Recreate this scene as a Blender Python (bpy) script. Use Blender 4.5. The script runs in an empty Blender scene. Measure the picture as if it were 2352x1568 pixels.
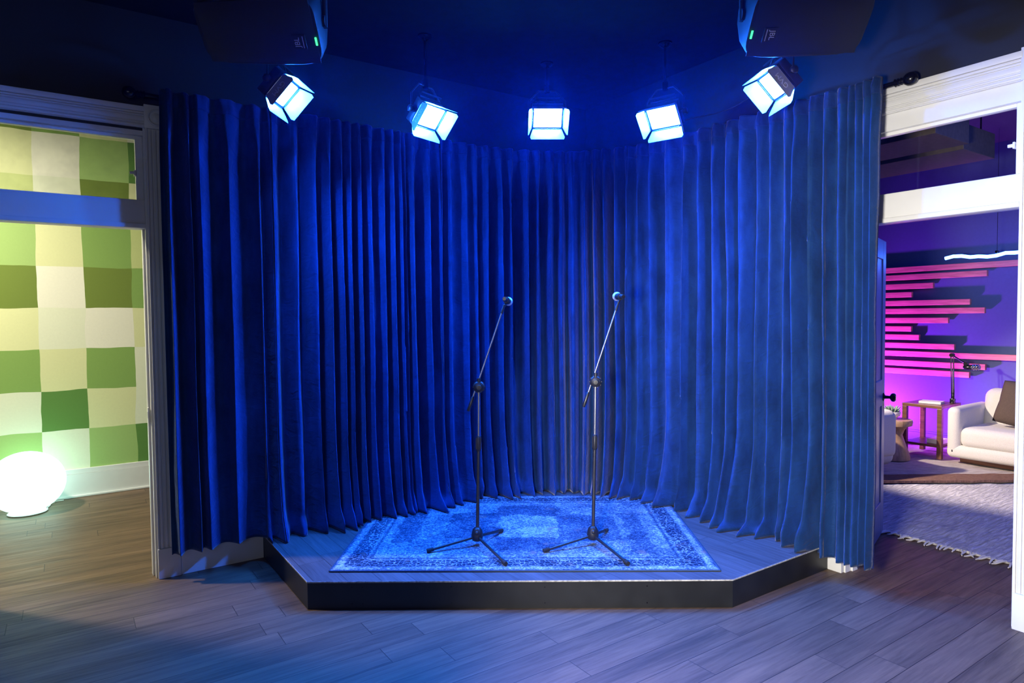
import bpy, bmesh, math, random
from mathutils import Vector, Matrix, noise

SC = bpy.context.scene
COL = SC.collection
V = Vector
PI = math.pi

# ------------------------------------------------------------------ helpers
def s2l(r, g, b):
    f = lambda c: (c/255/12.92) if c/255 <= .04045 else ((c/255+.055)/1.055)**2.4
    return (f(r), f(g), f(b), 1)

def new_mat(name):
    m = bpy.data.materials.new(name); m.use_nodes = True
    nt = m.node_tree; nt.nodes.clear()
    out = nt.nodes.new('ShaderNodeOutputMaterial')
    return m, nt, out

def N(nt, t, **kw):
    n = nt.nodes.new(t)
    for k, v in kw.items():
        if k in n.inputs: n.inputs[k].default_value = v
        else: setattr(n, k, v)
    return n

def L(nt, a, b): nt.links.new(a, b)

def math_n(nt, op, a, b=None, clamp=False):
    n = nt.nodes.new('ShaderNodeMath'); n.operation = op; n.use_clamp = clamp
    for i, x in enumerate((a, b)):
        if x is None: continue
        if isinstance(x, (int, float)): n.inputs[i].default_value = x
        else: nt.links.new(x, n.inputs[i])
    return n.outputs[0]

def mix_c(nt, fac, a, b, blend='MIX'):
    n = nt.nodes.new('ShaderNodeMix'); n.data_type = 'RGBA'; n.blend_type = blend
    for i, x in ((0, fac), (6, a), (7, b)):
        if isinstance(x, (int, float)): n.inputs[i].default_value = x
        elif isinstance(x, tuple): n.inputs[i].default_value = x
        else: nt.links.new(x, n.inputs[i])
    return n.outputs[2]

def ramp(nt, fac, stops, interp='LINEAR'):
    n = nt.nodes.new('ShaderNodeValToRGB'); n.color_ramp.interpolation = interp
    e = n.color_ramp.elements
    while len(e) < len(stops): e.new(.5)
    for i, (p, c) in enumerate(stops):
        e[i].position = p; e[i].color = c
    nt.links.new(fac, n.inputs[0]); return n.outputs[0]

def simple(name, col, rough=.5, metal=0, var=.08, scale=30, bump=0, coat=0, sheen=0, spec=.5, trans=0):
    """Principled with a little noise in its colour and an optional noise bump."""
    m, nt, out = new_mat(name)
    p = N(nt, 'ShaderNodeBsdfPrincipled', Roughness=rough, Metallic=metal)
    p.inputs['Coat Weight'].default_value = coat
    p.inputs['Sheen Weight'].default_value = sheen
    p.inputs['Specular IOR Level'].default_value = spec
    p.inputs['Transmission Weight'].default_value = trans
    tc = N(nt, 'ShaderNodeTexCoord')
    nz = N(nt, 'ShaderNodeTexNoise', Scale=scale, Detail=4.)
    L(nt, tc.outputs['Object'], nz.inputs['Vector'])
    c2 = tuple(x*(1-var) for x in col[:3])+(1,); c1 = tuple(min(1, x*(1+var)) for x in col[:3])+(1,)
    L(nt, ramp(nt, nz.outputs['Fac'], [(.3, c2), (.7, c1)]), p.inputs['Base Color'])
    if bump:
        b = N(nt, 'ShaderNodeBump', Strength=bump, Distance=.01)
        L(nt, nz.outputs['Fac'], b.inputs['Height']); L(nt, b.outputs[0], p.inputs['Normal'])
    L(nt, p.outputs[0], out.inputs[0]); return m

def emit(name, col, strength):
    m, nt, out = new_mat(name)
    e = N(nt, 'ShaderNodeEmission', Color=col, Strength=strength)
    L(nt, e.outputs[0], out.inputs[0]); return m

# ---- geometry builders (into a bmesh)
def bx(bm, c, s, rot=None, bevel=0, seg=2):
    r = bmesh.ops.create_cube(bm, size=1)
    vs = r['verts']
    bmesh.ops.scale(bm, vec=V(s), verts=vs)
    if bevel:
        es = list({e for v in vs for e in v.link_edges})
        g = bmesh.ops.bevel(bm, geom=es, offset=bevel, segments=seg, affect='EDGES', profile=.5)
        vs = list({v for f in g['faces'] for v in f.verts} | {v for v in vs if v.is_valid})
    if rot is not None: bmesh.ops.rotate(bm, cent=(0, 0, 0), matrix=rot, verts=vs)
    bmesh.ops.translate(bm, vec=V(c), verts=vs)
    return vs

def bx2(bm, lo, hi, bevel=0, seg=2):
    lo, hi = V(lo), V(hi)
    return bx(bm, (lo+hi)/2, hi-lo, None, bevel, seg)

def frame_of(d):
    d = d.normalized()
    a = V((0, 0, 1)) if abs(d.z) < .95 else V((1, 0, 0))
    x = a.cross(d).normalized(); return x, d.cross(x)

def tube(bm, pts, r, n=12, cap=True):
    pts = [V(p) for p in pts]; rings = []
    rr = r if isinstance(r, (list, tuple)) else [r]*len(pts)
    x = None
    for i, p in enumerate(pts):
        d = (pts[min(i+1, len(pts)-1)]-pts[max(i-1, 0)]).normalized()
        if x is None: x, y = frame_of(d)
        else:
            x = (x-d*x.dot(d)).normalized(); y = d.cross(x)
        rings.append([bm.verts.new(p+(x*math.cos(2*PI*k/n)+y*math.sin(2*PI*k/n))*rr[i]) for k in range(n)])
    for a, b in zip(rings, rings[1:]):
        for k in range(n): bm.faces.new((a[k], a[(k+1) % n], b[(k+1) % n], b[k]))
    if cap:
        bm.faces.new(rings[0][::-1]); bm.faces.new(rings[-1])

def lathe(bm, prof, org=(0, 0, 0), axis=(0, 0, 1), n=32):
    """prof: (radius, height) pairs along axis from org."""
    org = V(org); d = V(axis).normalized(); x, y = frame_of(d); rings = []
    for r, h in prof:
        if r < 1e-5: rings.append([bm.verts.new(org+d*h)])
        else: rings.append([bm.verts.new(org+d*h+(x*math.cos(2*PI*k/n)+y*math.sin(2*PI*k/n))*r) for k in range(n)])
    for a, b in zip(rings, rings[1:]):
        for k in range(n):
            k2 = (k+1) % n
            if len(a) == 1 and len(b) == 1: continue
            if len(a) == 1: bm.faces.new((a[0], b[k2], b[k]))
            elif len(b) == 1: bm.faces.new((a[k], a[k2], b[0]))
            else: bm.faces.new((a[k], a[k2], b[k2], b[k]))
    if len(rings[0]) > 1: bm.faces.new(rings[0][::-1])
    if len(rings[-1]) > 1: bm.faces.new(rings[-1])

def prism(bm, poly, h0, h1, plane='xy'):
    """poly of 2-D points extruded between h0 and h1 along the third axis."""
    def P(a, b, h):
        return {'xy': (a, b, h), 'xz': (a, h, b), 'yz': (h, a, b)}[plane]
    lo = [bm.verts.new(P(a, b, h0)) for a, b in poly]; hi = [bm.verts.new(P(a, b, h1)) for a, b in poly]
    n = len(poly)
    bm.faces.new(lo[::-1]); bm.faces.new(hi)
    for k in range(n): bm.faces.new((lo[k], lo[(k+1) % n], hi[(k+1) % n], hi[k]))

def obj(name, bm, mat, parent=None, smooth=None, **props):
    """link bm as ONE mesh object; smooth: angle in degrees for auto smoothing."""
    bmesh.ops.recalc_face_normals(bm, faces=bm.faces)
    me = bpy.data.meshes.new(name)
    if smooth is not None:
        for f in bm.faces: f.smooth = True
        if smooth < 180:
            lim = math.radians(smooth)
            for e in bm.edges:
                if len(e.link_faces) == 2 and e.calc_face_angle(0) > lim: e.smooth = False
    bm.to_mesh(me); bm.free()
    for m in (mat if isinstance(mat, list) else [mat]): me.materials.append(m)
    o = bpy.data.objects.new(name, me); COL.objects.link(o)
    if parent is not None: o.parent = parent
    for k, v in props.items(): o[k] = v
    return o

def B(): return bmesh.new()

def thing(name, label, cat, loc=(0, 0, 0), rot=None, group=None):
    o = bpy.data.objects.new(name, None); COL.objects.link(o)
    o.empty_display_size = .1
    M = Matrix.Translation(V(loc))
    if rot is not None: M = M @ rot.to_4x4()
    o.matrix_world = M
    o['label'] = label; o['category'] = cat
    if group: o['group'] = group
    return o

def tag(o, label, cat, group=None):
    o['label'] = label; o['category'] = cat
    if group: o['group'] = group
    return o

def struct(name, bm, mat, label, cat, smooth=None, parent=None):
    o = obj(name, bm, mat, parent, smooth)
    if parent is None: o['kind'] = 'structure'; o['label'] = label; o['category'] = cat
    return o

def text_mesh(name, body, size, M, mat, parent, depth=.0015):
    cu = bpy.data.curves.new(name, 'FONT'); cu.body = body; cu.size = size; cu.extrude = depth
    cu.align_x = 'CENTER'; cu.align_y = 'CENTER'
    t = bpy.data.objects.new(name, cu); COL.objects.link(t)
    dg = bpy.context.evaluated_depsgraph_get(); dg.update()
    me = bpy.data.meshes.new_from_object(t.evaluated_get(dg))
    bpy.data.objects.remove(t); me.name = name; me.transform(M)
    me.materials.clear(); me.materials.append(mat)
    o = bpy.data.objects.new(name, me); COL.objects.link(o); o.parent = parent
    return o

def smoothstep(a, b, x):
    t = max(0, min(1, (x-a)/(b-a))); return t*t*(3-2*t)

# ------------------------------------------------------------------ materials
def wood_floor(name, c_lo, c_hi, along='X', rough=.38, pl=1.2, pw=.15, gapc=.35, gstr=.55):
    m, nt, out = new_mat(name)
    p = N(nt, 'ShaderNodeBsdfPrincipled'); p.inputs['Specular IOR Level'].default_value = .32
    tc = N(nt, 'ShaderNodeTexCoord')
    mp = N(nt, 'ShaderNodeMapping')
    if along == 'Y': mp.inputs['Rotation'].default_value = (0, 0, -PI/2)
    L(nt, tc.outputs['Object'], mp.inputs['Vector'])
    br = N(nt, 'ShaderNodeTexBrick', Scale=1., Color1=(.25, .25, .25, 1), Color2=(.75, .75, .75, 1), Mortar=(0, 0, 0, 1))
    br.inputs['Mortar Size'].default_value = .0018; br.inputs['Mortar Smooth'].default_value = .4
    br.inputs['Brick Width'].default_value = pl; br.inputs['Row Height'].default_value = pw
    br.offset = 0
    # every row of planks starts at its own place
    s0 = N(nt, 'ShaderNodeSeparateXYZ'); L(nt, mp.outputs[0], s0.inputs[0])
    wn = N(nt, 'ShaderNodeTexWhiteNoise'); wn.noise_dimensions = '1D'
    L(nt, math_n(nt, 'FLOOR', math_n(nt, 'DIVIDE', s0.outputs[1], pw)), wn.inputs['W'])
    cb = N(nt, 'ShaderNodeCombineXYZ')
    L(nt, math_n(nt, 'ADD', s0.outputs[0], math_n(nt, 'MULTIPLY', wn.outputs['Value'], pl)), cb.inputs[0]); L(nt, s0.outputs[1], cb.inputs[1])
    L(nt, cb.outputs[0], br.inputs['Vector'])
    # each plank shifts the grain
    sh = N(nt, 'ShaderNodeVectorMath', operation='SCALE'); sh.inputs[3].default_value = 9.
    L(nt, br.outputs['Color'], sh.inputs[0])
    ad = N(nt, 'ShaderNodeVectorMath', operation='ADD'); L(nt, mp.outputs[0], ad.inputs[0]); L(nt, sh.outputs[0], ad.inputs[1])
    st = N(nt, 'ShaderNodeMapping'); st.inputs['Scale'].default_value = (1.6, 26, 1); L(nt, ad.outputs[0], st.inputs['Vector'])
    n1 = N(nt, 'ShaderNodeTexNoise', Scale=1.7, Detail=7., Roughness=.66); n1.inputs['Distortion'].default_value = .6
    L(nt, st.outputs[0], n1.inputs['Vector'])
    st2 = N(nt, 'ShaderNodeMapping'); st2.inputs['Scale'].default_value = (1.1, 6, 1); L(nt, ad.outputs[0], st2.inputs['Vector'])
    n2 = N(nt, 'ShaderNodeTexNoise', Scale=1.3, Detail=3., Roughness=.5); L(nt, st2.outputs[0], n2.inputs['Vector'])
    g = math_n(nt, 'ADD', math_n(nt, 'MULTIPLY', n1.outputs['Fac'], gstr), math_n(nt, 'MULTIPLY', n2.outputs['Fac'], 1-gstr))
    sep = N(nt, 'ShaderNodeSeparateColor'); L(nt, br.outputs['Color'], sep.inputs[0])
    g = math_n(nt, 'ADD', g, math_n(nt, 'MULTIPLY', math_n(nt, 'SUBTRACT', sep.outputs[0], .5), .16))
    col = ramp(nt, g, [(.30, c_lo), (.50, tuple((a+b)/2 for a, b in zip(c_lo, c_hi))), (.68, c_hi)])
    col = mix_c(nt, br.outputs['Fac'], col, tuple(x*gapc for x in c_lo[:3])+(1,))
    L(nt, col, p.inputs['Base Color'])
    L(nt, ramp(nt, n1.outputs['Fac'], [(.3, (rough+.16,)*3+(1,)), (.7, (rough,)*3+(1,))]), p.inputs['Roughness'])
    b = N(nt, 'ShaderNodeBump', Strength=.25, Distance=.004)
    L(nt, math_n(nt, 'SUBTRACT', n1.outputs['Fac'], math_n(nt, 'MULTIPLY', br.outputs['Fac'], 1.5)), b.inputs['Height'])
    L(nt, b.outputs[0], p.inputs['Normal'])
    L(nt, p.outputs[0], out.inputs[0]); return m

def velvet(name, base, sheen_c, sheen=.55):
    m, nt, out = new_mat(name)
    p = N(nt, 'ShaderNodeBsdfPrincipled', Roughness=.75)
    p.inputs['Specular IOR Level'].default_value = .15
    p.inputs['Sheen Weight'].default_value = sheen; p.inputs['Sheen Roughness'].default_value = .38
    p.inputs['Sheen Tint'].default_value = sheen_c
    tc = N(nt, 'ShaderNodeTexCoord')
    mp = N(nt, 'ShaderNodeMapping'); mp.inputs['Scale'].default_value = (1, 1, .45); L(nt, tc.outputs['Object'], mp.inputs[0])
    n1 = N(nt, 'ShaderNodeTexNoise', Scale=7., Detail=6., Roughness=.62); L(nt, mp.outputs[0], n1.inputs['Vector'])
    n3 = N(nt, 'ShaderNodeTexNoise', Scale=420., Detail=1.); L(nt, tc.outputs['Object'], n3.inputs['Vector'])
    f = math_n(nt, 'ADD', math_n(nt, 'MULTIPLY', n1.outputs['Fac'], .8), math_n(nt, 'MULTIPLY', n3.outputs['Fac'], .2))
    lo = tuple(x*.62 for x in base[:3])+(1,); hi = tuple(x*1.45 for x in base[:3])+(1,)
    L(nt, ramp(nt, f, [(.34, lo), (.68, hi)]), p.inputs['Base Color'])
    # creases left from folding and the nap
    mp2 = N(nt, 'ShaderNodeMapping'); mp2.inputs['Scale'].default_value = (3.5, 3.5, 7.); L(nt, tc.outputs['Object'], mp2.inputs[0])
    n2 = N(nt, 'ShaderNodeTexNoise', Scale=2.2, Detail=3., Roughness=.55); n2.inputs['Distortion'].default_value = 1.2
    L(nt, mp2.outputs[0], n2.inputs['Vector'])
    b = N(nt, 'ShaderNodeBump', Strength=.35, Distance=.02); L(nt, n2.outputs['Fac'], b.inputs['Height'])
    b2 = N(nt, 'ShaderNodeBump', Strength=.12, Distance=.002); L(nt, n3.outputs['Fac'], b2.inputs['Height']); L(nt, b.outputs[0], b2.inputs['Normal'])
    L(nt, b2.outputs[0], p.inputs['Normal'])
    L(nt, p.outputs[0], out.inputs[0]); return m

def pane_mat(name):
    m, nt, out = new_mat(name)
    t = N(nt, 'ShaderNodeBsdfTransparent'); g = N(nt, 'ShaderNodeBsdfGlossy', Roughness=.02)
    f = N(nt, 'ShaderNodeFresnel', IOR=1.45); mx = N(nt, 'ShaderNodeMixShader')
    tc = N(nt, 'ShaderNodeTexCoord'); nz = N(nt, 'ShaderNodeTexNoise', Scale=9., Detail=5.)
    L(nt, tc.outputs['Object'], nz.inputs['Vector'])
    L(nt, ramp(nt, nz.outputs['Fac'], [(.35, (.97, .98, .98, 1)), (.75, (.88, .89, .9, 1))]), t.inputs['Color'])
    L(nt, f.outputs[0], mx.inputs[0]); L(nt, t.outputs[0], mx.inputs[1]); L(nt, g.outputs[0], mx.inputs[2])
    L(nt, mx.outputs[0], out.inputs[0]); return m

def rug_mat(name, hx, hy):
    """distressed woven rug: hx, hy half sizes in local x, y."""
    m, nt, out = new_mat(name)
    p = N(nt, 'ShaderNodeBsdfPrincipled', Roughness=.95); p.inputs['Specular IOR Level'].default_value = .1
    tc = N(nt, 'ShaderNodeTexCoord'); sep = N(nt, 'ShaderNodeSeparateXYZ'); L(nt, tc.outputs['Object'], sep.inputs[0])
    ax = math_n(nt, 'ABSOLUTE', sep.outputs[0]); ay = math_n(nt, 'ABSOLUTE', sep.outputs[1])
    d = math_n(nt, 'MINIMUM', math_n(nt, 'SUBTRACT', hx, ax), math_n(nt, 'SUBTRACT', hy, ay))
    wob = N(nt, 'ShaderNodeTexNoise', Scale=22., Detail=3.); L(nt, tc.outputs['Object'], wob.inputs['Vector'])
    d = math_n(nt, 'ADD', d, math_n(nt, 'MULTIPLY', math_n(nt, 'SUBTRACT', wob.outputs['Fac'], .5), .025))
    band = ramp(nt, math_n(nt, 'DIVIDE', d, .5), [
        (0, (.28,)*3+(1,)), (.04, (.64,)*3+(1,)), (.10, (.62,)*3+(1,)), (.125, (.36,)*3+(1,)), (.30, (.40,)*3+(1,)),
        (.33, (.62,)*3+(1,)), (.37, (.34,)*3+(1,)), (.40, (.60,)*3+(1,)), (.5, (.54,)*3+(1,)), (1, (.52,)*3+(1,))])
    # floral scroll in the border and the field
    vo = N(nt, 'ShaderNodeTexVoronoi', Scale=34., feature='DISTANCE_TO_EDGE'); L(nt, tc.outputs['Object'], vo.inputs['Vector'])
    scroll = ramp(nt, vo.outputs['Distance'], [(.02, (1, 1, 1, 1)), (.12, (0, 0, 0, 1))])
    wob2 = N(nt, 'ShaderNodeTexNoise', Scale=9., Detail=4.); L(nt, tc.outputs['Object'], wob2.inputs['Vector'])
    wsep = N(nt, 'ShaderNodeSeparateColor'); L(nt, wob2.outputs['Color'], wsep.inputs[0])
    bX = math_n(nt, 'ADD', sep.outputs[0], math_n(nt, 'MULTIPLY', math_n(nt, 'SUBTRACT', wsep.outputs[0], .5), .16))
    bY = math_n(nt, 'ADD', sep.outputs[1], math_n(nt, 'MULTIPLY', math_n(nt, 'SUBTRACT', wsep.outputs[1], .5), .16))
    # stepped medallion: blocks in the field
    def block(cx, cy, sx, sy):
        return math_n(nt, 'MULTIPLY',
            math_n(nt, 'LESS_THAN', math_n(nt, 'ABSOLUTE', math_n(nt, 'SUBTRACT', bX, cx)), sx),
            math_n(nt, 'LESS_THAN', math_n(nt, 'ABSOLUTE', math_n(nt, 'SUBTRACT', bY, cy)), sy))
    dk = block(-.33, .05, .17, .26)
    for a in ((.42, -.02, .20, .25), (.03, .36, .20, .12), (.03, -.32, .22, .12), (-.75, .1, .07, .4), (.72, -.1, .06, .4)):
        dk = math_n(nt, 'MAXIMUM', dk, block(*a))
    li = math_n(nt, 'MAXIMUM', block(.03, .02, .20, .24), block(.03, .02, .26, .03))
    warp = N(nt, 'ShaderNodeMapping'); warp.inputs['Scale'].default_value = (26, 90, 1); L(nt, tc.outputs['Object'], warp.inputs[0])
    n1 = N(nt, 'ShaderNodeTexNoise', Scale=1., Detail=4., Roughness=.7); L(nt, warp.outputs[0], n1.inputs['Vector'])
    n2 = N(nt, 'ShaderNodeTexNoise', Scale=5., Detail=5., Roughness=.65); L(nt, tc.outputs['Object'], n2.inputs['Vector'])
    n3 = N(nt, 'ShaderNodeTexNoise', Scale=85., Detail=3., Roughness=.8); L(nt, tc.outputs['Object'], n3.inputs['Vector'])
    bs = N(nt, 'ShaderNodeSeparateColor'); L(nt, band, bs.inputs[0])
    t = bs.outputs[0]
    t = math_n(nt, 'ADD', t, math_n(nt, 'MULTIPLY', dk, -.15))
    t = math_n(nt, 'ADD', t, math_n(nt, 'MULTIPLY', li, .09))
    ss = N(nt, 'ShaderNodeSeparateColor'); L(nt, scroll, ss.inputs[0])
    inb = math_n(nt, 'MULTIPLY', math_n(nt, 'GREATER_THAN', d, .065), math_n(nt, 'LESS_THAN', d, .155))
    t = math_n(nt, 'ADD', t, math_n(nt, 'MULTIPLY', math_n(nt, 'SUBTRACT', ss.outputs[0], .4), math_n(nt, 'ADD', .10, math_n(nt, 'MULTIPLY', inb, .34))))
    for n, k in ((n1, .9), (n2, .75), (n3, 1.35)):
        t = math_n(nt, 'ADD', t, math_n(nt, 'MULTIPLY', math_n(nt, 'SUBTRACT', n.outputs['Fac'], .5), k))
    col = ramp(nt, t, [(.10, (.010, .020, .045, 1)), (.38, (.04, .075, .13, 1)), (.58, (.14, .19, .25, 1)), (.84, (.56, .57, .56, 1))])
    n4 = N(nt, 'ShaderNodeTexNoise', Scale=8., Detail=2.); L(nt, tc.outputs['Object'], n4.inputs['Vector'])
    col = mix_c(nt, ramp(nt, n4.outputs['Fac'], [(.62, (0, 0, 0, 1)), (.72, (.55, .55, .55, 1))]), col, (.28, .17, .12, 1))
    L(nt, col, p.inputs['Base Color'])
    b = N(nt, 'ShaderNodeBump', Strength=.6, Distance=.004)
    L(nt, math_n(nt, 'ADD', n3.outputs['Fac'], n1.outputs['Fac']), b.inputs['Height']); L(nt, b.outputs[0], p.inputs['Normal'])
    L(nt, p.outputs[0], out.inputs[0]); return m

def shag_mat(name, c_lo, c_hi, sc=(8, 60, 1), rot=.6):
    m, nt, out = new_mat(name)
    p = N(nt, 'ShaderNodeBsdfPrincipled', Roughness=.95); p.inputs['Specular IOR Level'].default_value = .08
    tc = N(nt, 'ShaderNodeTexCoord')
    mp = N(nt, 'ShaderNodeMapping'); mp.inputs['Scale'].default_value = sc; mp.inputs['Rotation'].default_value = (0, 0, rot)
    L(nt, tc.outputs['Object'], mp.inputs[0])
    n1 = N(nt, 'ShaderNodeTexNoise', Scale=1., Detail=5., Roughness=.7); n1.inputs['Distortion'].default_value = .8
    L(nt, mp.outputs[0], n1.inputs['Vector'])
    L(nt, ramp(nt, n1.outputs['Fac'], [(.3, c_lo), (.62, c_hi)]), p.inputs['Base Color'])
    b = N(nt, 'ShaderNodeBump', Strength=1., Distance=.02); L(nt, n1.outputs['Fac'], b.inputs['Height']); L(nt, b.outputs[0], p.inputs['Normal'])
    L(nt, p.outputs[0], out.inputs[0]); return m

def wood_mat(name, c_lo, c_hi, axis='Y', rough=.5):
    m, nt, out = new_mat(name)
    p = N(nt, 'ShaderNodeBsdfPrincipled', Roughness=rough)
    tc = N(nt, 'ShaderNodeTexCoord'); mp = N(nt, 'ShaderNodeMapping')
    mp.inputs['Scale'].default_value = {'X': (2, 22, 22), 'Y': (22, 2, 22), 'Z': (22, 22, 2)}[axis]
    L(nt, tc.outputs['Object'], mp.inputs[0])
    n1 = N(nt, 'ShaderNodeTexNoise', Scale=1.5, Detail=6., Roughness=.6); n1.inputs['Distortion'].default_value = .9
    L(nt, mp.outputs[0], n1.inputs['Vector'])
    L(nt, ramp(nt, n1.outputs['Fac'], [(.3, c_lo), (.7, c_hi)]), p.inputs['Base Color'])
    b = N(nt, 'ShaderNodeBump', Strength=.2, Distance=.003); L(nt, n1.outputs['Fac'], b.inputs['Height']); L(nt, b.outputs[0], p.inputs['Normal'])
    L(nt, p.outputs[0], out.inputs[0]); return m

M_floor = wood_floor('oak_planks', (.058, .037, .023, 1), (.195, .122, .072, 1), 'X', rough=.46)
M_deck = wood_floor('stage_planks', (.060, .055, .055, 1), (.150, .135, .130, 1), 'Y', rough=.42)
M_black = simple('black_wall_paint', (.012, .012, .014, 1), .55, scale=60, bump=.05)
M_ceil = simple('black_ceiling_paint', (.012, .012, .014, 1), .75, scale=12, bump=.08, var=.2, spec=.25)
M_white = simple('white_trim_paint', (.76, .755, .74, 1), .38, var=.02, scale=14, bump=.03)
M_fascia = simple('black_fascia_paint', (.011, .012, .014, 1), .42, var=.25, scale=9, bump=.06)
M_edge = simple('scuffed_edge', (.42, .42, .42, 1), .5, var=.5, scale=60)
M_velvet = velvet('blue_velvet', (.009, .042, .152, 1), (.86, .88, 1, 1), .30)
M_rod = simple('black_rod_metal', (.01, .01, .012, 1), .25, .6, coat=.4)
M_metal = simple('black_stand_metal', (.075, .075, .080, 1), .36, .8, var=.1)
M_tubechrome = simple('grey_stand_tube', (.34, .34, .36, 1), .34, .9, var=.05)
M_plastic = simple('black_plastic', (.014, .014, .016, 1), .45, var=.15, bump=.02, scale=200)
M_rubber = simple('black_rubber', (.012, .012, .012, 1), .8)
M_grille_mic = simple('silver_mesh_grille', (.70, .70, .72, 1), .38, .7, var=.25, scale=900, bump=.3)
M_chrome = simple('chrome', (.65, .65, .67, 1), .18, 1, var=.03)
M_lampbody = simple('black_lamp_housing', (.02, .02, .024, 1), .45, .2)
M_barn_in = simple('barn_door_metal', (.32, .32, .33, 1), .4, .2)
M_spk = simple('black_speaker_shell', (.016, .017, .018, 1), .55, bump=.05, scale=300)
M_spkgrille = simple('black_speaker_grille', (.010, .011, .012, 1), .6, var=.4, scale=700, bump=.3)
M_badge = simple('silver_badge_print', (.55, .55, .58, 1), .4)
M_green_led = emit('green_power_led', (.05, 1, .25, 1), 1.6)
M_pane = pane_mat('window_glass')
M_boucle = simple('cream_boucle', (.60, .56, .51, 1), .9, var=.06, scale=160, bump=.35, sheen=.2)
M_brown = simple('brown_pillow_weave', (.085, .055, .040, 1), .9, var=.3, scale=260, bump=.4)
M_slat = wood_mat('cedar_slat_wood', (.42, .13, .10, 1), (.76, .30, .22, 1), 'Y')
M_table = wood_mat('walnut_table_wood', (.075, .030, .016, 1), (.20, .085, .045, 1), 'Y', .35)
M_stool = wood_mat('carved_stool_wood', (.26, .15, .075, 1), (.52, .34, .19, 1), 'Z', .45)
M_baffle = simple('suspended_box_brown', (.11, .080, .060, 1), .8, var=.15)
M_lwall = simple('lounge_wall_paint', (.060, .085, .20, 1), .65, var=.04, scale=40, bump=.03)
M_ldark = simple('lounge_dark_paint', (.03, .032, .055, 1), .6, var=.1)
M_door = simple('blue_grey_door_paint', (.22, .25, .36, 1), .35, var=.03)
M_ceramic = simple('white_ceramic', (.78, .75, .72, 1), .3)
M_leaf = simple('succulent_leaf', (.22, .32, .22, 1), .5, var=.25, scale=25)
M_soil = simple('potting_soil', (.05, .035, .025, 1), .95, var=.4, scale=90, bump=.5)
M_paper = simple('white_book_cover', (.70, .69, .66, 1), .6)
M_whitewall = simple('white_wall_paint', (.80, .80, .76, 1), .7, var=.02)
M_panel = emit('blue_light_panel', (.015, .155, 1, 1), 1150)
M_tube_light = emit('blue_tube_light', (.04, .16, 1, 1), 24)
M_globe = emit('mint_globe', (.52, 1, .86, 1), 2.4)

# ------------------------------------------------------------------ camera
f_px, W_px = 1504.167, 2352
cam = bpy.data.cameras.new('camera'); cam.sensor_width = 36; cam.lens = f_px/W_px*36
cam.clip_start = .05; cam.clip_end = 100
camo = bpy.data.objects.new('camera', cam); COL.objects.link(camo)
r2 = V((.8263901, -.5630046, -.01025836)); u2 = V((.029887, .02566217, .99922381)); fw = V((.56230435, .82605525, -.03803348))
camo.matrix_world = Matrix(((r2.x, u2.x, -fw.x, 0), (r2.y, u2.y, -fw.y, 0), (r2.z, u2.z, -fw.z, 1.55), (0, 0, 0, 1)))
SC.camera = camo

# ------------------------------------------------------------------ setting
CH = 3.34                       # ceiling height
WL, WR = 4.42, 3.81             # faces of the left wall (y) and the right wall (x)
DL0, DL1 = -.46, .405           # left doorway in x
DR0, DR1 = 1.245, 2.075         # right doorway in y

bm = B(); bx2(bm, (-5, -3, -.1), (8.6, 7.2, 0))
struct('floor', bm, M_floor, 'brown oak plank floor running through all three rooms', 'floor')
bm = B(); bx2(bm, (-5, -3, CH), (3.97, 4.58, CH+.1))
struct('ceiling', bm, M_ceil, 'black painted ceiling over the stage', 'ceiling')

HO = 2.66                       # wall opening height
bm = B()
bx2(bm, (-5, WL, 0), (DL0-.02, WL+.14, CH)); bx2(bm, (DL1+.02, WL, 0), (3.95, WL+.14, CH)); bx2(bm, (DL0-.02, WL, HO), (DL1+.02, WL+.14, CH))
struct('wall_left', bm, M_black, 'black wall around the left doorway and behind the curtain', 'wall')
bm = B()
bx2(bm, (WR, -3, 0), (WR+.14, DR0-.02, CH)); bx2(bm, (WR, DR1+.02, 0), (WR+.14, WL, CH)); bx2(bm, (WR, DR0-.02, HO), (WR+.14, DR1+.02, CH))
struct('wall_right', bm, M_black, 'black wall around the right doorway', 'wall')

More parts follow.
